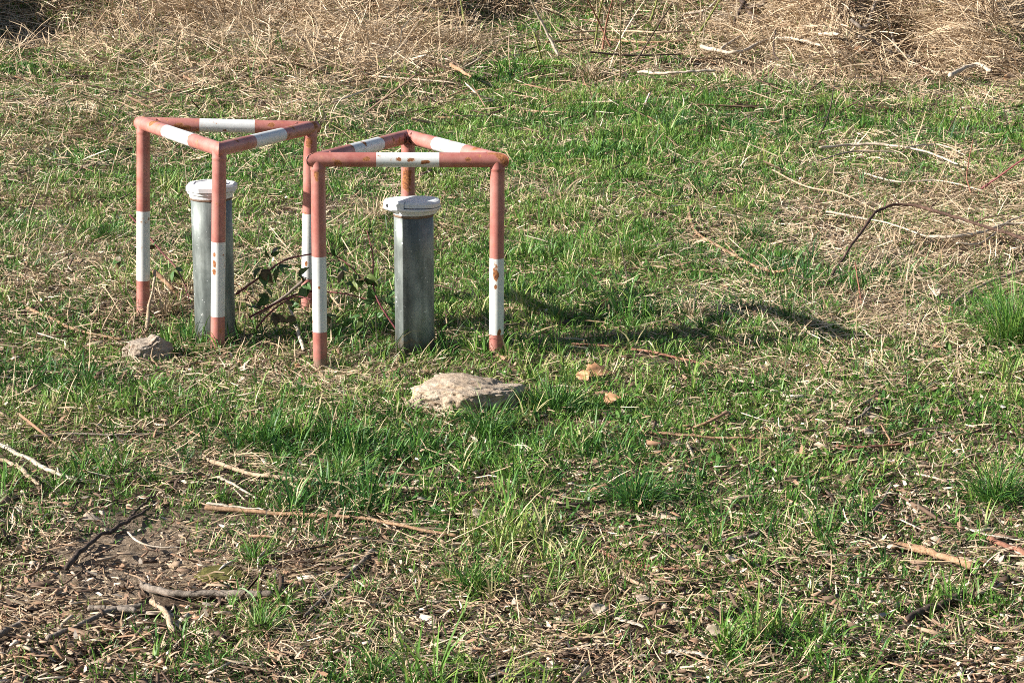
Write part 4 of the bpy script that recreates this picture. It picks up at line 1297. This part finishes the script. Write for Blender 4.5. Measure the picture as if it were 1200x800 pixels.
def flakes(dens, y0, y1, sc):
    x, y = scatter(dens, y0, y1)
    c_ = cover(CHIP, x, y)
    k = (rng.uniform(0, 1, len(x)) < np.clip(.30 + .7 * c_, 0, 1)) & clear(x, y, .9)
    x, y = x[k], y[k]; N = len(x)
    return ribbons(x, y, rng.uniform(.008, .030, N) * sc, rng.uniform(.004, .012, N) * sc, rng.uniform(0, 6.3, N), rng.normal(1.3, .25, N), rng.normal(.3, .5, N), 2,
                   np.clip(rng.normal(.68, .20, N), 0, 1), lift=rng.exponential(.008, N) + .003, roll=rng.normal(0, .35, N))


V, Fq, T = join([chips(1500, 4.3, 9, (.006, .03), (.002, .006), (.001, .003), .9),
                 chips(600, 4.3, 9, (.02, .07), (.003, .008), (.002, .005), 1.1),
                 chips(90, 4.3, 9, (.04, .13), (.004, .012), (.003, .008), 1.2),
                 chips(70, 4.3, 9, (.02, .05), (.012, .025), (.001, .002), 1.1),
                 chips(60, 4.3, 8.5, (.05, .20), (.0025, .0055), (.002, .004), .6), chips(300, 4.3, 8.5, (.015, .06), (.007, .017), (.001, .0025), .8), chips(40, 8.5, 14, (.08, .28), (.003, .005), (.003, .005), .35),
                 chips(60, 14.5, 21, (.15, .5), (.006, .010), (.006, .010), .2), flakes(1100, 4.3, 8, 1.15), flakes(900, 8, 12.5, 1.2),
                 chips(500, 9, 15, (.01, .05), (.004, .010), (.002, .005), 1),
                 chips(60, 12, 22, (.03, .2), (.006, .014), (.004, .010), .7)])
o = fast_mesh('bark_litter', V, Fq, M['chips'], T); o['kind'] = 'stuff'

# ------------------------------------------------------------------ tussocks one can point at
def tussock(u, v, rpx, hgt, nb, tint0, label, name='grass_tussock', mat='grass', wid=(.002, .0038), droop=(.3, 1.6), seg=5, cat_='grass tuft', spread=.45):
    c = G(u, v); R_ = rpx / pxm(c)
    az = rng.uniform(0, 2 * PI, nb); rr = R_ * np.minimum(np.abs(rng.normal(0, .42, nb)) * rng.choice([.6, 1.0, 1.2], nb), .85)
    bx = c[0] + np.cos(az) * rr; by = c[1] + np.sin(az) * rr
    az2 = az + rng.normal(0, .5, nb)
    V, Fq, T = ribbons(bx, by, hgt * rng.uniform(.3, 1.3, nb), rng.uniform(*wid, nb), az2 + rng.normal(0, .5, nb), np.abs(rng.normal(spread + .1, .33, nb)), rng.uniform(*droop, nb), seg,
                       np.clip(tint0 + .08 + rng.normal(0, .20, nb) + .5 * (rng.uniform(0, 1, nb) < .06), 0, 1), rng.normal(0, .25, nb), origin=c)
    o = fast_mesh(name, V, Fq, M[mat], T); o.location = c
    return tag(o, label, cat_, 'grass tufts that stand out')


tussock(1187, 402, 56, .30, 620, .38, 'tall dense tussock at the right edge below the cane')
tussock(572, 512, 40, .14, 260, .22, 'dark grass tuft growing at the front of the concrete lump')
tussock(790, 150, 34, .16, 260, .02, 'flattened dark green tuft in the back green strip', droop=(1.2, 2.2))
tussock(830, 132, 14, .16, 110, .35, 'fresh upright tuft right behind the flattened dark tuft')
tussock(745, 590, 46, .15, 330, .12, 'dark glossy tuft at lower centre with long drooping blades', droop=(.8, 2.0))
tussock(1168, 590, 44, .16, 380, .25, 'large green tuft at the lower right edge')
tussock(882, 282, 30, .14, 220, .12, 'dark green tuft right of the forked twig')
tussock(125, 280, 28, .12, 180, .15, 'dark spiky tuft left of the leftmost guard leg')
tussock(300, 660, 34, .09, 150, .35, 'bright tuft above the right end of the thick grey branch')
tussock(305, 742, 34, .09, 150, .40, 'light green tuft below the thick grey branch')
tussock(740, 300, 44, .12, 320, .42, 'bright mossy green tuft in mid meadow')
tussock(648, 480, 40, .13, 260, .12, 'dark tuft right of the concrete lump')
tussock(935, 418, 46, .09, 240, .40, 'long green tuft under the shadow at right')
tussock(550, 690, 40, .12, 220, .30, 'green tuft by the orange bark-covered twig')
tussock(400, 560, 40, .10, 200, .45, 'yellow-green tuft behind the long pale tan branch')
tussock(1170, 215, 34, .16, 200, .45, 'pale green tuft behind the arching cane at right')
tussock(700, 130, 40, .11, 240, .40, 'mid green tuft at the left of the back green strip')
tussock(812, 372, 34, .16, 140, .60, 'dry straw tuft casting shade right of the guards', 'dry_tussock', 'straw', (.002, .004), (1.0, 2.2))
tussock(195, 372, 22, .18, 110, .45, 'dry straw tuft behind the leftmost guard leg', 'dry_tussock', 'straw', (.002, .004), (.6, 1.8))
tussock(655, 235, 30, .20, 90, .65, 'pale dry tuft right of the nearer guard top', 'dry_tussock', 'straw', (.002, .004), (1.0, 2.2))
tussock(440, 255, 30, .20, 100, .55, 'loose dry tuft seen between the legs of the nearer guard', 'dry_tussock', 'straw', (.002, .004), (1.0, 2.2))
tussock(690, 92, 40, .22, 180, .6, 'dry matted tuft behind the green strip at the centre', 'dry_tussock', 'straw', (.003, .005), (1.0, 2.4))
tussock(900, 95, 60, .20, 260, .5, 'broad dry tuft below the curved whitish branch', 'dry_tussock', 'straw', (.003, .005), (1.2, 2.4))
tussock(540, 60, 60, .38, 360, .38, 'large dark dry tangle at top centre', 'dry_tussock', 'straw', (.003, .005), (.8, 2.2))
tussock(300, 30, 60, .32, 340, .6, 'tall dry tangle at the top left', 'dry_tussock', 'straw', (.003, .005), (.8, 2.2))

for o in bpy.data.objects:
    if '_o' in o: del o['_o']
